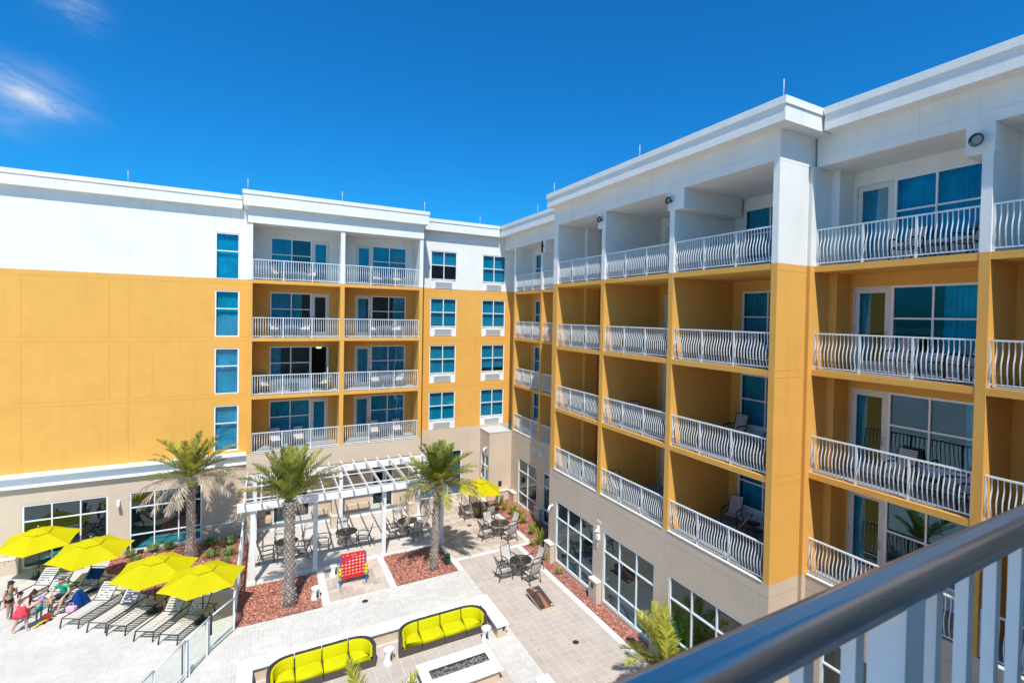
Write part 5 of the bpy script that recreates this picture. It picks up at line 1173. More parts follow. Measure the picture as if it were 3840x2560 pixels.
def sofa(x0, label):
    """four piece curved sofa; x runs along its back"""
    t = thing('sofa', label, 'sofa', (x0, 18.03, .012), 0, 'yellow curved sofas round the fire pit')
    Wd = .80; D = .80; tk = .10; sh = .25; bh = .74
    def module(kind, xa):
        def arc(off):   # outline of the back, offset inwards; returns list of (x,y)
            n = 12
            if kind == 'mid': return [(xa+off*0+Wd*i/2, D-off) for i in range(3)]
            pts = []
            for i in range(n+1):
                a = math.pi/2*i/n; rx, ry = Wd-off, D-off
                sx = math.sin(a)**.82 if a else 0; cy = math.cos(a)**.82 if i < n else 0
                pts.append(((rx*sx), ry*cy))
            if kind == 'R': return [(xa+px, py) for px, py in pts]
            return [(xa+Wd-px, py) for px, py in pts][::-1]
        g_ = .008
        outer, inner = arc(0), arc(tk)
        mb = MB(); poly = outer+([(xa+Wd, 0), (xa, 0)] if kind == 'mid' else ([(xa, 0)] if kind == 'R' else [(xa+Wd, 0)]))
        cxm = xa+Wd/2; poly = [(cxm+(px-cxm)*(1-2*g_/Wd), py) for px, py in poly]
        mb.prism(poly, 0.0, sh); mb.build('wicker_base', M['wicker'], t)
        mb = MB(); k = len(outer); o2 = [(cxm+(a-cxm)*(1-2*g_/Wd), b) for a, b in outer]; i2 = [(cxm+(a-cxm)*(1-2*g_/Wd), b) for a, b in inner]
        vs = [(a, b, sh) for a, b in o2]+[(a, b+.035*(1 if b > .3 else 0), bh) for a, b in o2]+[(a, b, sh) for a, b in i2]+[(a, b+.035*(1 if b > .3 else 0), bh) for a, b in i2]
        fs = []
        for i in range(k-1): fs += [(i, i+1, k+i+1, k+i), (2*k+i, 3*k+i, 3*k+i+1, 2*k+i+1), (k+i, k+i+1, 3*k+i+1, 3*k+i)]
        fs += [(0, k, 3*k, 2*k), (k-1, 3*k-1, 4*k-1, 2*k-1)]; mb.add(vs, fs, 0, False)
        bk = mb.build('wicker_back', M['wicker'], t)
        mb = MB(); mid = [((a+c)/2, (b+d)/2+.035*(1 if b > .3 else 0), bh+.008) for (a, b), (c, d) in zip(o2, i2)]; mb.tube(mid, .02, 8); mb.build('top_rail', M['black'], bk)
        # cushions
        cin = arc(tk+.012); cin = [(cxm+(a-cxm)*(1-2*.016/Wd), b) for a, b in cin]; seat_in = arc(tk+.10); seat_in = [(cxm+(a-cxm)*(1-2*.016/Wd), b) for a, b in seat_in]
        mb = MB(); k = len(cin); layers = [(0, .38, 0), (0, .70, .0), (.35, .735, 0), (.9, .70, 0), (1, .42, 0)]
        vs = []
        for f, z, _ in ((0, .36, 0), (0, .71, 0), (.25, .735, 0), (.62, .73, 0), (.80, .69, 0), (1.0, .40, 0), (1.0, .36, 0)):
            for (a, b), (c, d) in zip(cin, seat_in): vs.append((a+(c-a)*f, b+(d-b)*f+.03*(z-.36)*2*(1 if b > .3 else .2)*(1-f*.0), z))
        fs = []
        for L_ in range(6):
            for i in range(k-1): fs.append((L_*k+i, L_*k+i+1, (L_+1)*k+i+1, (L_+1)*k+i))
        fs += [tuple(j*k for j in range(7)), tuple(j*k+k-1 for j in range(7))[::-1]]
        mb.add(vs, fs, 0, True); bc = mb.build('back_cushion', M['yellowcush'], t, bevel=.012)
        sp = [(a+(b_-a)*0, c) for (a, c), b_ in zip(seat_in, [0]*k)]
        poly = sp+([(xa+Wd-.014, -.015), (xa+.014, -.015)] if kind == 'mid' else ([(xa+Wd*.80, .04), (xa+.014, -.015)] if kind == 'R' else [(xa+Wd-.014, -.015), (xa+Wd*.20, .04)]))
        mb = MB(); cpx = sum(p[0] for p in poly)/len(poly); cpy = sum(p[1] for p in poly)/len(poly); n = len(poly); vs = []
        for sc_, z in ((.96, .252), (1.0, .285), (1.0, .36), (.955, .40), (.80, .412)):
            vs += [(cpx+(a-cpx)*sc_, cpy+(b-cpy)*sc_, z) for a, b in poly]
        fs = [(L_*n+i, L_*n+(i+1) % n, (L_+1)*n+(i+1) % n, (L_+1)*n+i) for L_ in range(4) for i in range(n)]+[tuple(range(4*n, 5*n)), tuple(range(n))[::-1]]
        mb.add(vs, fs, 0, True); mb.build('seat_cushion', M['yellowcush'], t)
    module('L', 0); module('mid', Wd+.005); module('mid', 2*Wd+.01); module('R', 3*Wd+.015)
sofa(.06, 'curved sofa with bright yellow cushions, left one, cut by the bottom edge'); sofa(4.02, 'curved sofa with bright yellow cushions, right one in the corner of the seat wall')
# ------------------------------------------------------------------ white hourglass stools
def make_stool():
    t = thing('drum_stool', 'stool', 'stool'); mb = MB(); n = 32
    prof = [(.185, 0), (.19, .02), (.175, .08), (.150, .16), (.138, .24), (.142, .32), (.162, .40), (.180, .455), (.178, .475), (.165, .485)]
    # shell with a cut-out window on two sides
    vs = []; fs = []
    for r, z in prof:
        for j in range(n): a = 2*math.pi*j/n; vs.append((r*math.cos(a), r*math.sin(a), z))
    for i in range(len(prof)-1):
        for j in range(n):
            if 1 <= i <= 5 and (j in (26, 27, 28, 29) or j in (10, 11, 12, 13)) and not (i in (1, 5) and j in (26, 29, 10, 13)): continue
            fs.append((i*n+j, i*n+(j+1) % n, (i+1)*n+(j+1) % n, (i+1)*n+j))
    mb.add(vs, fs, 0, True)
    vs2 = [(p[0]*.94, p[1]*.94, p[2]) for p in vs]; mb.add(vs2, [f[::-1] for f in fs], 0, True)
    mb.build('shell', M['plastic'], t)
    mb = MB(); mb.lathe([(0, .487), (.150, .486), (.166, .480), (.166, .472), (0, .470)], n=32); mb.build('seat', M['plastic'], t)
    return t
st0 = make_stool(); ust = [False]
for x, y, rz, lb in ((3.68, 18.02, -.3, 'standing between the two yellow sofas'), (7.02, 17.55, -.9, 'beside the right end of the right sofa, by the wall end'), (1.84, 23.58, -.3, 'at the corner of the mulch bed in front of the pergola'), (2.72, 25.30, -.3, 'behind the red game board'), (3.95, 16.05, 0, 'half cut off at the bottom edge, left of the fire pit')):
    place(st0, ust, (x, y, .012), rz, 'white hourglass stool '+lb, 'white drum stools')
# ------------------------------------------------------------------ four-in-a-row game
M['red'] = mat('red_plastic', (.68, .012, .015), rough=.4, spec=.4); M['blue'] = mat('blue_plastic', (.01, .12, .45), rough=.4, spec=.4); M['yelp'] = mat('yellow_plastic', (.78, .60, .01), rough=.4, spec=.4); M['grn'] = mat('green_plastic', (.02, .32, .07), rough=.4, spec=.4); M['whp'] = mat('white_print', (.8, .8, .8), rough=.5)
gm = thing('connect_game', 'giant red four-in-a-row game with round holes and blue legs', 'game', (2.86, 24.18, .012), 0)
mb = MB(); cw = 1.0/7; chh = .145
for th in (0, .07):
    for r in range(6):
        for c in range(7):
            cx_, cz_ = (c+.5)*cw, .34+(r+.5)*chh; K = 16; rr = .051
            vs = []; sq = []
            for k in range(K):
                a = 2*math.pi*k/K+math.pi/K*0; ca, sa = math.cos(a), math.sin(a); m_ = max(abs(ca), abs(sa))
                vs.append((cx_+rr*ca, th, cz_+rr*sa)); sq.append((cx_+cw/2*ca/m_, th, cz_+chh/2*sa/m_))
            mb.add(vs+sq, [(k, (k+1) % K, K+(k+1) % K, K+k) for k in range(K)])
            if th == 0:
                v2 = [(p[0], .07, p[2]) for p in vs]; mb.add(vs+v2, [(k, (k+1) % K, K+(k+1) % K, K+k) for k in range(K)])
mb.box(-.01, 1.01, -.006, .076, .26, .339)
top = []
for i in range(29):
    x = i/28; top.append((x, 1.345+.012*math.cos(2*math.pi*x*7+math.pi)))
for i in range(28):
    (xa, za), (xb, zb) = top[i], top[i+1]
    mb.add([(xa, -.004, 1.211), (xb, -.004, 1.211), (xb, -.004, zb), (xa, -.004, za), (xa, .074, 1.211), (xb, .074, 1.211), (xb, .074, zb), (xa, .074, za)], [(0, 1, 2, 3), (4, 7, 6, 5), (3, 2, 6, 7)])
for c in range(8): mb.box(c*cw-.008, c*cw+.008, -.010, -.001, .34, 1.21)
mb.build('board', M['red'], gm)
for i, x in enumerate((-.055, 1.01)):
    mb = MB(); mb.box(x, x+.045, .0, .07, .0+.02, 1.27); mb.bar((x+.022, -.20, .015), (x+.022, .03, .42), .045, .045); mb.bar((x+.022, .30, .015), (x+.022, .04, .42), .045, .045); mb.build('leg', M['blue'], gm, bevel=.008)
seq = 'ygyggyyygyyygy'
for s, x in enumerate((-.035, 1.03)):
    for i in range(12):
        z = .30+i*.042; mb = MB(); c = (x-.0, -.10+.004*(i % 3), z); mb.lathe([(.030, 0), (.062, .0), (.068, .018), (.062, .036), (.030, .036)], c, 16); mb.build('disc', M['yelp'] if seq[(i+s*3) % 14] == 'y' else M['grn'], gm)
cols = ['yelp', 'blue', 'whp', 'grn', 'yelp', 'blue', 'grn']
mb = MB()
for i, c in enumerate((0, .08, .16, .24, .70, .78, .86)): 
    m2 = MB(); m2.lathe([(0, 0), (.026, 0)], (0, 0, 0), 14, sm=False); m2.v = [(p[0]+.10+c, -.012, 1.27+p[1]) for p in m2.v]; m2.build('badge', M[cols[i]], gm)
mb = MB(); r_ = random.Random(4); xx = .42
for i in range(9): mb.bar((xx, -.009, 1.245), (xx+r_.uniform(-.006, .012), -.009, 1.295), .007, .003); mb.bar((xx, -.009, 1.245+.05*(i % 2)), (xx+.018, -.009, 1.25+.045*(i % 2)), .003, .007); xx += .027
mb.build('lettering', M['whp'], gm)
# ------------------------------------------------------------------ bean bag board
cb = thing('cornhole_board', 'dark stained bean bag toss board with a lighter wood stripe and a round hole', 'game', (9.90, 18.86, .012), R(2))
M['darkwood'] = mat('dark_stained_board', (.075, .045, .04), rough=.35, spec=.5, var=.5, vscale=4); M['brownwood'] = mat('brown_wood_stripe', (.30, .13, .065), rough=.35, spec=.5, var=.3, vscale=8); M['pine'] = mat('pine_edge', (.58, .45, .26), rough=.6)
def bd(u, v, w):   # board plane: u across, v from front (low) to back (high)
    return (u, -.66+1.32*v*.985, .085+.22*v+w)
HU, HV, HR = .02, .80, .08
mb = MB(); K = 24; Wb = .31
hole = [(HU+HR*math.cos(2*math.pi*k/K), HV+HR/1.34*math.sin(2*math.pi*k/K)) for k in range(K)]
box_ = []
for k in range(K):
    a = 2*math.pi*k/K; ca, sa = math.cos(a), math.sin(a); m_ = max(abs(ca)/(Wb), abs(sa)/.20); box_.append((ca/m_, .80+sa/m_))
mb.add([bd(u, v, .02) for u, v in hole]+[bd(u, v, .02) for u, v in box_], [(k, (k+1) % K, K+(k+1) % K, K+k) for k in range(K)])
mb.quad(bd(-Wb, 0, .02), bd(Wb, 0, .02), bd(Wb, .60, .02), bd(-Wb, .60, .02))
mb.add([bd(-Wb, v, w) for v in (0, 1) for w in (0, .02)]+[bd(Wb, v, w) for v in (0, 1) for w in (0, .02)], [(0, 1, 3, 2), (4, 6, 7, 5), (0, 4, 5, 1), (2, 3, 7, 6)])
mb.build('board', M['darkwood'], cb)
mb = MB(); S = [(-.10, .0), (-.07, .2), (-.01, .4), (.02, .6), (.0, .695)]; E_ = [(.09, .0), (.10, .2), (.12, .4), (.12, .6), (.09, .70)]
for (a, v0), (b, v1), (c, w0), (d, w1) in zip(S, S[1:], E_, E_[1:]): mb.quad(bd(a, v0, .0225), bd(c, w0, .0225), bd(d, w1, .0225), bd(b, v1, .0225))
mb.quad(bd(-.12, .88, .0225), bd(.06, .88, .0225), bd(.0, 1, .0225), bd(-.16, 1, .0225)); mb.build('stripe', M['brownwood'], cb)
mb = MB()
for s in (-1, 1):
    a, b = s*Wb, s*(Wb-.03); lo = lambda v: .085+.22*v-.085
    mb.add([(a, -.66, 0), (a, .64, lo(1)), bd(a, 1, -.001), bd(a, 0, -.001), (b, -.66, 0), (b, .64, lo(1)), bd(b, 1, -.001), bd(b, 0, -.001)], [(0, 1, 2, 3), (4, 7, 6, 5), (0, 4, 5, 1), (1, 5, 6, 2), (2, 6, 7, 3), (3, 7, 4, 0)])
mb.add([(-Wb, -.662, 0), (Wb, -.662, 0), bd(Wb, 0, .0), bd(-Wb, 0, .0)], [(0, 1, 2, 3)]); mb.add([(-Wb, .642, .2), (Wb, .642, .2), (Wb, .642, .30), (-Wb, .642, .30)], [(0, 1, 2, 3)]); mb.build('rim', M['pine'], cb)
for s in (-1, 1):
    mb = MB(); mb.bar((s*.25, .60, .0), (s*.25, .52, .26), .035, .07); mb.build('leg', M['pine'], cb)
mb = MB(); mb.lathe([(0, 0), (.05, 0)], (0, 0, 0), 16, sm=False); mb.v = [bd(.24+p[0], .05+p[1]*.5, .0228) for p in mb.v]; mb.build('badge', M['whp'], cb)
# ------------------------------------------------------------------ garden speaker, flood light
M['gplas'] = mat('green_plastic_speaker', (.07, .20, .12), rough=.5)
sp_ = thing('garden_speaker', 'dark green mushroom shaped garden speaker in the right palm bed', 'speaker', (7.55, 23.98, .02))
mb = MB(); mb.lathe([(0, 0), (.155, 0), (.15, .06), (.125, .25), (.12, .27), (0, .27)], n=24); mb.build('body', M['gplas'], sp_)
mb = MB(); mb.lathe([(0, .27), (.07, .27), (.07, .33), (0, .33)], n=16); mb.build('grille', M['black'], sp_)
mb = MB(); mb.lathe([(0, .33), (.13, .33), (.135, .37), (.12, .43), (.07, .465), (0, .475)], n=24); mb.build('cap', M['gplas'], sp_)
fl = MB(); fl.box(-5.32, -5.08, 31.95, 32.10, .02, .20); o = fl.build('flood_light', M['bronze'], None, bevel=.02); o['label'] = 'small dark flood light on the mulch below the lobby window'; o['category'] = 'light'
ll = thing('path_light', 'small grey step light on a stake in front of the low wall by the lilies', 'light', (13.15, 30.45, .02))
mb = MB(); mb.tube([(0, 0, 0), (0, 0, .25)], .012, 6); mb.build('stake', M['bronze'], ll); mb = MB(); mb.tube([(0, 0, .25), (0, 0, .48)], .045, 12); mb.build('lamp_head', M['acdark'], ll)
# ------------------------------------------------------------------ belongings by the loungers
M['towel'] = mat('royal_blue_towel', (.008, .05, .20), rough=.95, spec=.05, var=.3, vscale=8, bump=.6, bscale=30); M['pink'] = mat('pink_white_bag', (.72, .42, .55), rough=.8, var=.1); M['orange'] = mat('orange_juice', (.85, .45, .03), rough=.3)
def drape(name, mt, fn, nu, nv, label, cat, th=.012):
    mb = MB(); vs = [fn(i/nu, j/nv) for i in range(nu+1) for j in range(nv+1)]
    mb.add(vs, [(i*(nv+1)+j, i*(nv+1)+j+1, (i+1)*(nv+1)+j+1, (i+1)*(nv+1)+j) for i in range(nu) for j in range(nv)], 0, True)
    o = mb.build(name, mt, None); s = o.modifiers.new('thick', 'SOLIDIFY'); s.thickness = th; s.offset = 1; o['label'] = label; o['category'] = cat; return o
dvec = Vector((math.sin(R(30.5)), math.cos(R(30.5)), 0)); evec = Vector((math.cos(R(30.5)), -math.sin(R(30.5)), 0))
F3 = Vector((-6.95, 27.40, 0))
def tw(u, v):
    s = .25+.62*u; p = F3+dvec*(1.30+.70*s*math.cos(R(50)))+evec*(-.26+.55*v)
    return p+Vector((0, 0, .405+.70*s*math.sin(R(50))+.012*math.sin(v*17+u*5)))
drape('towel', M['towel'], tw, 10, 12, 'royal blue towel draped over the raised back of the lounger under the second umbrella', 'towel')
c0 = Vector((-6.42, 27.32, 0))
def tp(u, v):
    a = 2*math.pi*u; r = .02+.30*v*(1+.18*math.sin(3*a)+.1*math.sin(7*a+1)); z = .62*(1-v**1.7)+.03*math.sin(5*a+v*6)+.03
    return c0+dvec*(r*1.2*math.cos(a)+.12)+evec*r*.75*math.sin(a)+Vector((0, 0, max(z, .03)))
drape('towel', M['towel'], tp, 28, 10, 'crumpled royal blue towel heaped over a bag between two loungers', 'towel')
mb = MB(); mb.obox(c0+Vector((-.05, -.30, .14)), evec*.17, dvec*.09, (0, 0, .12)); o = mb.build('beach_bag', M['pink'], None, bevel=.045); o['label'] = 'pink and white beach bag on the paving beside the man'; o['category'] = 'bag'
mb2 = MB(); mb2.tube([c0+Vector((-.15, -.26, .25)), c0+Vector((-.11, -.30, .38)), c0+Vector((0, -.33, .38)), c0+Vector((.05, -.37, .25))], .012, 5); ho_ = mb2.build('handle', M['pink'], o)
mb = MB(); mb.lathe([(.025, 0), (.035, .13), (0, .128)], (-6.22, 28.66, .44), 14); o = mb.build('juice_cup', M['orange'], None); o['label'] = 'orange drink in a cup on the low table of the second umbrella'; o['category'] = 'cup'
for i, (x, y, a) in enumerate(((-6.72, 27.15, .4), (-6.60, 27.24, .6))):
    mb = MB(); mb.lathe([(0, .008), (.05, .010), (.055, .02), (.05, .03), (0, .03)], (0, 0, 0), 14, sx=2.3); mb.tube([(-.02, -.04, .03), (.03, 0, .065), (-.02, .04, .03)], .01, 5)
    o = mb.build('sandal', M['bronze'], None); o.location = (x, y, 0); o.rotation_euler = (0, 0, a); o['label'] = ('dark sandal lying nearer the man, ' if i == 0 else 'dark sandal lying nearer the bag, ')+'on the paving'; o['category'] = 'sandal'; o['group'] = 'pair of sandals'
ty = thing('toy_truck', 'yellow and red plastic beach toy on the paving at the feet of the man', 'toy', (-7.08, 26.62, .006), R(55))
mb = MB(); mb.box(-.20, .12, -.05, .05, .06, .11); mb.tube([(-.20, 0, .09), (-.34, 0, .05), (-.42, 0, .03)], [.03, .035, .05], 8); mb.build('scoop', M['yelp'], ty)
mb = MB(); mb.box(-.02, .14, -.07, .07, .11, .24); mb.build('cab', M['red'], ty, bevel=.015)
for sx in (-.12, .10):
    for sy in (-.07, .07):
        mb = MB(); mb.tube([(sx, sy-.015, .05), (sx, sy+.015, .05)], .05, 12); mb.build('wheel', M['black'], ty)
# ------------------------------------------------------------------ people
def skinmesh(name, nodes, edges, mt, parent, sub=2, root=0, smooth=True):
    """nodes: list of (x,y,z,rx,ry)"""
    me = bpy.data.meshes.new(name); bm = bmesh.new(); lay = bm.verts.layers.skin.verify(); vs = [bm.verts.new(n[:3]) for n in nodes]
    for a, b in edges: bm.edges.new((vs[a], vs[b]))
    for v, n in zip(vs, nodes): v[lay].radius = (n[3], n[4] if len(n) > 4 else n[3]); v[lay].use_root = False
    vs[root][lay].use_root = True
    bm.to_mesh(me); bm.free(); me.materials.append(mt)
    o = bpy.data.objects.new(name, me); COL.objects.link(o); o.parent = parent
    s = o.modifiers.new('skin', 'SKIN'); s.use_smooth_shade = smooth
    ss = o.modifiers.new('sub', 'SUBSURF'); ss.levels = sub; ss.render_levels = sub
    return o
def person(label, loc, J, mt, hair, clothes, group=None, s=1.0):
    """J: joints in metres relative to loc. keys pel, che, nek, hed, and L/R sho elb wri, hip kne ank toe"""
    t = thing('person', label, 'person', loc, 0, group)
    V = {k: Vector(v) for k, v in J.items()}
    up = (V['hed']-V['nek']).normalized(); fwd = Vector(J['face']).normalized(); side = fwd.cross(up).normalized(); fwd = up.cross(side).normalized()
    nodes = []; idx = {}; edges = []
    def add(k, p, r, r2=None): idx[k] = len(nodes); nodes.append((p[0], p[1], p[2], r*s, (r2 or r)*s)); return idx[k]
    def link(a, b): edges.append((idx[a], idx[b]))
    add('pel', V['pel'], .125, .10); mid = V['pel'].lerp(V['che'], .5); add('mid', mid, .105, .085); add('che', V['che'], .135, .10); add('nek', V['nek'], .050)
    link('pel', 'mid'); link('mid', 'che'); link('che', 'nek')
    hc = V['hed']; add('jaw', hc-up*.055*s+fwd*.012, .070, .075); add('hed', hc+up*.03*s, .088, .098); add('top', hc+up*.085*s-fwd*.01, .066, .074); add('crn', hc+up*.125*s-fwd*.012, .030, .034)
    link('nek', 'jaw'); link('jaw', 'hed'); link('hed', 'top'); link('top', 'crn')
    for S in 'LR':
        sg = 1
        add(S+'sho', V[S+'sho'], .055); add(S+'elb', V[S+'elb'], .038); add(S+'wri', V[S+'wri'], .026); link('che', S+'sho'); link(S+'sho', S+'elb'); link(S+'elb', S+'wri')
        hd = (V[S+'wri']-V[S+'elb']).normalized(); pal = V[S+'wri']+hd*.055*s; add(S+'pal', pal, .030, .022); link(S+'wri', S+'pal')
        wv = hd.cross(Vector((0, 0, 1)) if abs(hd.z) < .9 else fwd).normalized()
        cu = hd.cross(wv).normalized()
        for i in range(4):
            o = wv*(i-1.5)*.019*s; L_ = (.034, .039, .037, .029)[i]*s
            a = pal+hd*.030*s+o; b = a+hd*L_+cu*.006*s; c = b+hd*L_*.75+cu*.018*s
            for q, p in enumerate((a, b, c)): add(f'{S}f{i}{q}', p, .0088)
            link(S+'pal', f'{S}f{i}0'); link(f'{S}f{i}0', f'{S}f{i}1'); link(f'{S}f{i}1', f'{S}f{i}2')
        a = V[S+'wri']+hd*.022*s+wv*.032*s; b = a+hd*.028*s+wv*.018*s
        add(S+'t0', a, .011); add(S+'t1', b, .0095); link(S+'pal', S+'t0'); link(S+'t0', S+'t1')
        add(S+'hip', V[S+'hip'], .088); add(S+'kne', V[S+'kne'], .056); cal = V[S+'kne'].lerp(V[S+'ank'], .35); add(S+'cal', cal, .054); add(S+'ank', V[S+'ank'], .036); add(S+'toe', V[S+'toe'], .030, .036)
        link('pel', S+'hip'); link(S+'hip', S+'kne'); link(S+'kne', S+'cal'); link(S+'cal', S+'ank'); link(S+'ank', S+'toe')
    body = skinmesh('body', nodes, edges, mt, t, 2)
    # face
    mb = MB(); c = hc+up*.02*s
    mb.lathe([(0, 0), (.010, 0)], (0, 0, 0), 4); mb.v = []; mb.f = []; mb.m = []; mb.sm = []
    for sg in (-1, 1):
        p = c+fwd*.092*s+side*sg*.032*s; mb.lathe([(0, -.007), (.008, 0), (0, .007)], p, 8)
    mb.build('eyes', M['black'], t)
    mb = MB(); p = c+fwd*.092*s; mb.add([p+up*.01, p-up*.03*s+side*.012, p-up*.03*s-side*.012, p-up*.026*s+fwd*.022*s], [(0, 1, 3), (0, 3, 2), (1, 2, 3)]); mb.build('nose', mt, t)
    mb = MB(); p = hc-up*.05*s+fwd*.086*s; mb.obox(p, side*.02*s, fwd*.004, up*.005); mb.build('mouth', M['lips'], t)
    mb = MB()
    for sg in (-1, 1): mb.lathe([(0, -.022), (.012, -.01), (.014, .01), (0, .022)], hc+up*.005+side*sg*.086*s, 8)
    mb.build('ears', mt, t)
    if hair:
        hm, style = hair; hn = [(*(hc+up*.045*s-fwd*.03*s), .092*s, .096*s), (*(hc+up*.10*s-fwd*.016*s), .078*s, .084*s), (*(hc+up*.145*s-fwd*.014*s), .036*s, .04*s)]; he = [(0, 1), (1, 2)]; dn = Vector((0, 0, 1))
        if style == 'long':
            prev = 0
            for i, (dd, rr) in enumerate(((.04, .085), (.13, .075), (.23, .06), (.33, .035))):
                hn.append((*(hc-dn*dd*s-Vector((fwd.x, fwd.y, 0))*(.07+.012*i)*s), rr*s, rr*.7*s)); he.append((prev, len(hn)-1)); prev = len(hn)-1
        elif style == 'pony':
            prev = 0
            for i, (dd, rr) in enumerate(((.02, .05), (.10, .04), (.2, .02))): hn.append((*(hc-dn*dd*s-fwd*(.11+.02*i)*s), rr*s, rr*s)); he.append((prev, len(hn)-1)); prev = len(hn)-1
        skinmesh('hair', hn, he, hm, t, 2)
    for nm, keys, add_r, cm in clothes:
        if nm == 'skirt':
            mb = MB(); n = 28; r_ = random.Random(2); vs = []; c0_, c1_ = V['pel']+up*0+Vector((0, 0, .06)), V['pel']
            for z, r, ru in keys:
                for j in range(n):
                    a = 2*math.pi*j/n; rr = r*(1+ru*math.sin(5*a+z*20)+ru*.6*math.sin(9*a+1)); p = V['pel'].lerp(V['che'], max(0, z)) if z > 0 else V['pel']+Vector((0, 0, z)); vs.append((p.x+rr*math.cos(a), p.y+rr*.8*math.sin(a), p.z))
            k = len(keys); mb.add(vs, [(i*n+j, i*n+(j+1) % n, (i+1)*n+(j+1) % n, (i+1)*n+j) for i in range(k-1) for j in range(n)], 0, True); o = mb.build('cover_up', cm, t); sd = o.modifiers.new('thick', 'SOLIDIFY'); sd.thickness = .01
            continue
        if nm in ('bikini_brief', 'trunks'):
            mb = MB(); n = 20; vs = []
            for z, r in keys:
                for j in range(n): a = 2*math.pi*j/n; q = V['pel']+side*r*s*math.cos(a)+fwd*r*.82*s*math.sin(a)+Vector((0, 0, z*s)); vs.append(q)
            k = len(keys); mb.add(vs, [(i*n+j, i*n+(j+1) % n, (i+1)*n+(j+1) % n, (i+1)*n+j) for i in range(k-1) for j in range(n)], 0, True); mb.build(nm, cm, t)
            continue
        cn = []; ce = []; ci = {}
        for chain in keys:
            pr = None
            for k in chain:
                if isinstance(k, tuple): a, b, f = k; kk = f'{a}{b}{f}'; A_, B_ = nodes[idx[a]], nodes[idx[b]]; nd = [A_[q]+(B_[q]-A_[q])*f for q in range(5)]
                else: kk = k; nd = list(nodes[idx[k]])
                if kk not in ci: ci[kk] = len(cn); nd[3] += add_r; nd[4] += add_r; cn.append(tuple(nd))
                if pr is not None: ce.append((pr, ci[kk]))
                pr = ci[kk]
        skinmesh(nm, cn, ce, cm, t, 2)
    return t
M['lips'] = mat('lips', (.45, .16, .13), rough=.5)
def skincol(n, c): 
    mt = mat(n, c, rough=.5, spec=.35, var=.04); b = mt.node_tree.nodes['Principled BSDF']; b.inputs['Subsurface Weight'].default_value = .08; b.inputs['Subsurface Radius'].default_value = (.02, .008, .004); return mt
SK1 = skincol('skin_tan', (.46, .26, .17)); SK2 = skincol('skin_fair', (.62, .40, .30)); SK3 = skincol('skin_warm', (.52, .32, .22))
HB = mat('black_hair', (.012, .009, .008), rough=.45, spec=.4, var=.3, vscale=40); HBR = mat('brown_hair', (.05, .025, .015), rough=.5, var=.3, vscale=40); HSH = mat('short_brown_hair', (.10, .05, .03), rough=.7)
CG = mat('green_bikini', (.03, .20, .08), rough=.7); CBK = mat('black_swim_brief', (.015, .015, .018), rough=.6); CR = mat('coral_red_coverup', (.72, .06, .08), rough=.8, var=.25, vscale=14); CW = mat('white_swimsuit', (.8, .72, .7), rough=.7)
CGR = mat('green_tshirt', (.0, .33, .20), rough=.8, var=.08, vscale=6, bump=.3, bscale=12); CNV = mat('navy_shorts', (.02, .025, .05), rough=.8); CT = mat('teal_swim_shorts', (.02, .22, .25), rough=.8, var=.4, vscale=14); CPL = mat('purple_towel_cloth', (.22, .18, .42), rough=.9, var=.6, vscale=16); CPK = mat('pink_swimsuit', (.75, .30, .36), rough=.7)
# standing girl, one hand at her mouth, facing right
person('girl in a green bikini top and black brief, standing with a hand at her mouth', (-8.36, 27.62, .0),
       dict(face=(.85, -.45, 0), pel=(0, 0, .72), che=(.02, 0, 1.02), nek=(.03, 0, 1.15), hed=(.05, -.01, 1.28),
            Lsho=(.08, .12, 1.08), Lelb=(.17, .12, .88), Lwri=(.20, .0, 1.08), Rsho=(-.06, -.12, 1.08), Relb=(-.12, -.14, .84), Rwri=(-.08, -.16, .62),
            Lhip=(.03, .08, .68), Lkne=(.06, .08, .38), Lank=(.03, .08, .06), Ltoe=(.12, .04, .025), Rhip=(-.03, -.07, .68), Rkne=(.0, -.08, .38), Rank=(-.03, -.08, .06), Rtoe=(.06, -.13, .025)),
       SK1, (HB, 'long'), [('bikini_top', [[('mid', 'che', .55), ('mid', 'che', .8), 'che']], .026, CG), ('bikini_brief', [(-.13, .10), (-.08, .165), (-.02, .168), (.04, .150), (.06, .148)], 0, CBK)], 'family by the sun loungers', .86)
# woman in the red cover-up stepping and leaning to the right
person('woman in a ruffled coral red cover-up, leaning forward over the child', (-7.70, 26.25, .0),
       dict(face=(.95, .2, -.45), pel=(.05, 0, .76), che=(.20, .0, 1.08), nek=(.29, 0, 1.20), hed=(.37, .0, 1.31),
            Lsho=(.20, .15, 1.13), Lelb=(.34, .20, .95), Lwri=(.50, .12, 1.02), Rsho=(.22, -.15, 1.12), Relb=(.33, -.22, .92), Rwri=(.47, -.10, 1.0),
            Lhip=(.03, .09, .70), Lkne=(.18, .06, .40), Lank=(.20, .0, .07), Ltoe=(.31, .0, .03), Rhip=(.03, -.08, .70), Rkne=(-.06, -.04, .40), Rank=(-.18, .02, .08), Rtoe=(-.08, -.02, .03)),
       SK2, (HBR, 'long'), [('swimsuit', [['pel', 'mid', ('mid', 'che', .8)]], .02, CW), ('skirt', [(-.20, .21, .16), (-.10, .20, .13), (.0, .175, .06), (.35, .15, .04), (.72, .15, .03)], 0, CR), ('sandals', [['Lank', 'Ltoe']], -.004, M['black'])], 'family by the sun loungers', .98)
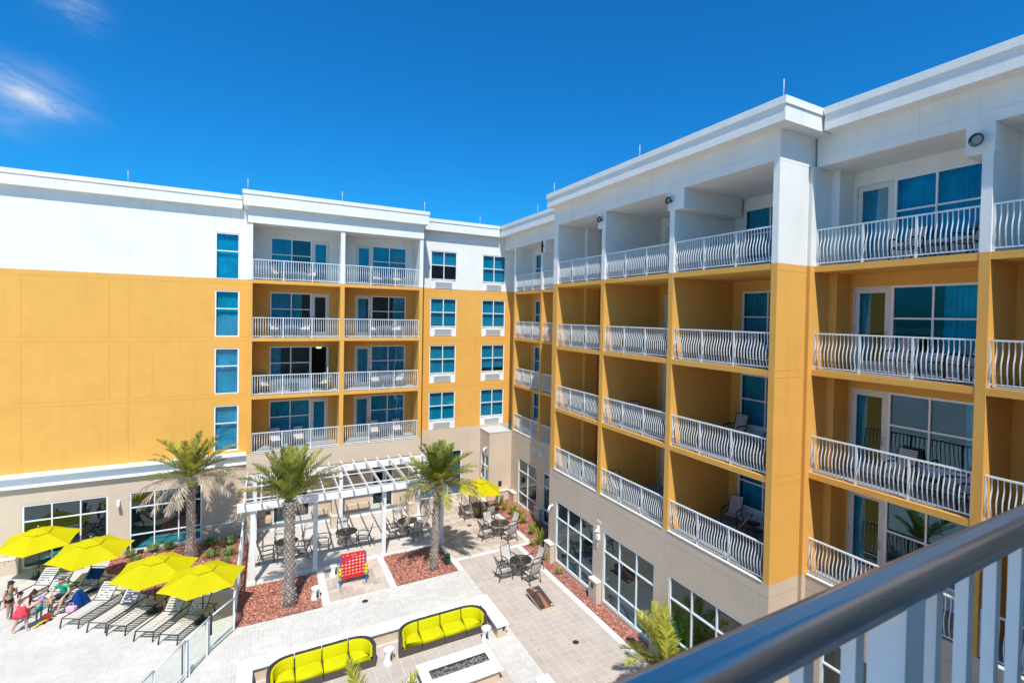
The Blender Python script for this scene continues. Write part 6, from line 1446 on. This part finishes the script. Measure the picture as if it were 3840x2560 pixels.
# man sitting on the lounger
person('man in a green t-shirt and dark shorts, sitting on the edge of a lounger', (-6.90, 27.72, .0),
       dict(face=(-.55, -.80, -.1), pel=(.05, .08, .44), che=(.02, .04, .80), nek=(.0, .01, .93), hed=(-.03, -.03, 1.04),
            Lsho=(.18, -.07, .86), Lelb=(.24, -.22, .66), Lwri=(.12, -.36, .53), Rsho=(-.16, .10, .86), Relb=(-.30, .02, .66), Rwri=(-.34, -.14, .50),
            Lhip=(.12, .0, .43), Lkne=(.10, -.42, .50), Lank=(.0, -.62, .08), Ltoe=(-.06, -.74, .03), Rhip=(-.05, .06, .43), Rkne=(-.28, -.27, .50), Rank=(-.20, -.40, .08), Rtoe=(-.26, -.52, .03)),
       SK3, (HSH, 'short'), [('tshirt', [['mid', 'che', ('che', 'nek', .5)], ['che', 'Lsho', ('Lsho', 'Lelb', .55)], ['che', 'Rsho', ('Rsho', 'Relb', .55)], ['mid', ('mid', 'pel', .9)]], .030, CGR), ('shorts', [['Lhip', ('Lhip', 'Lkne', .75)], ['Lhip', 'pel', 'Rhip'], ['Rhip', ('Rhip', 'Rkne', .75)]], .028, CNV)], 'family by the sun loungers', 1.0)
# boy being dried off
person('small boy in teal swim shorts with a purple towel, bending at the lounger', (-7.40, 26.95, .0),
       dict(face=(.6, .5, -.7), pel=(.06, 0, .56), che=(.10, .02, .80), nek=(.17, .03, .90), hed=(.24, .04, .98),
            Lsho=(.06, .10, .84), Lelb=(.16, .16, .72), Lwri=(.27, .12, .70), Rsho=(.10, -.08, .84), Relb=(.20, -.14, .74), Rwri=(.32, -.08, .74),
            Lhip=(.06, .06, .52), Lkne=(.08, .07, .30), Lank=(.07, .07, .05), Ltoe=(.13, .08, .025), Rhip=(.02, -.05, .52), Rkne=(.0, -.06, .30), Rank=(-.02, -.06, .05), Rtoe=(.04, -.06, .025)),
       SK3, (HBR, 'short'), [('towel', [['mid', 'che', ('che', 'nek', .6)], ['che', 'Lsho', 'Lelb'], ['che', 'Rsho', 'Relb']], .02, CPL), ('shorts', [['Lhip', 'Lkne'], ['Lhip', 'pel', 'Rhip'], ['Rhip', 'Rkne']], .02, CT)], 'family by the sun loungers', .72)
person('dark haired child in pink behind the woman, looking down', (-7.98, 26.95, .0),
       dict(face=(.8, -.3, -.5), pel=(0, 0, .60), che=(.04, 0, .86), nek=(.07, 0, .97), hed=(.11, 0, 1.08),
            Lsho=(.04, .10, .90), Lelb=(.12, .14, .74), Lwri=(.24, .08, .72), Rsho=(.03, -.10, .90), Relb=(.10, -.14, .74), Rwri=(.22, -.08, .70),
            Lhip=(.0, .06, .56), Lkne=(.03, .07, .32), Lank=(.0, .07, .05), Ltoe=(.07, .06, .025), Rhip=(.0, -.06, .56), Rkne=(.03, -.07, .32), Rank=(.0, -.07, .05), Rtoe=(.07, -.08, .025)),
       SK2, (HB, 'long'), [('swimsuit', [[('pel', 'mid', .0), 'mid', 'che']], .022, CPK)], 'family by the sun loungers', .74)
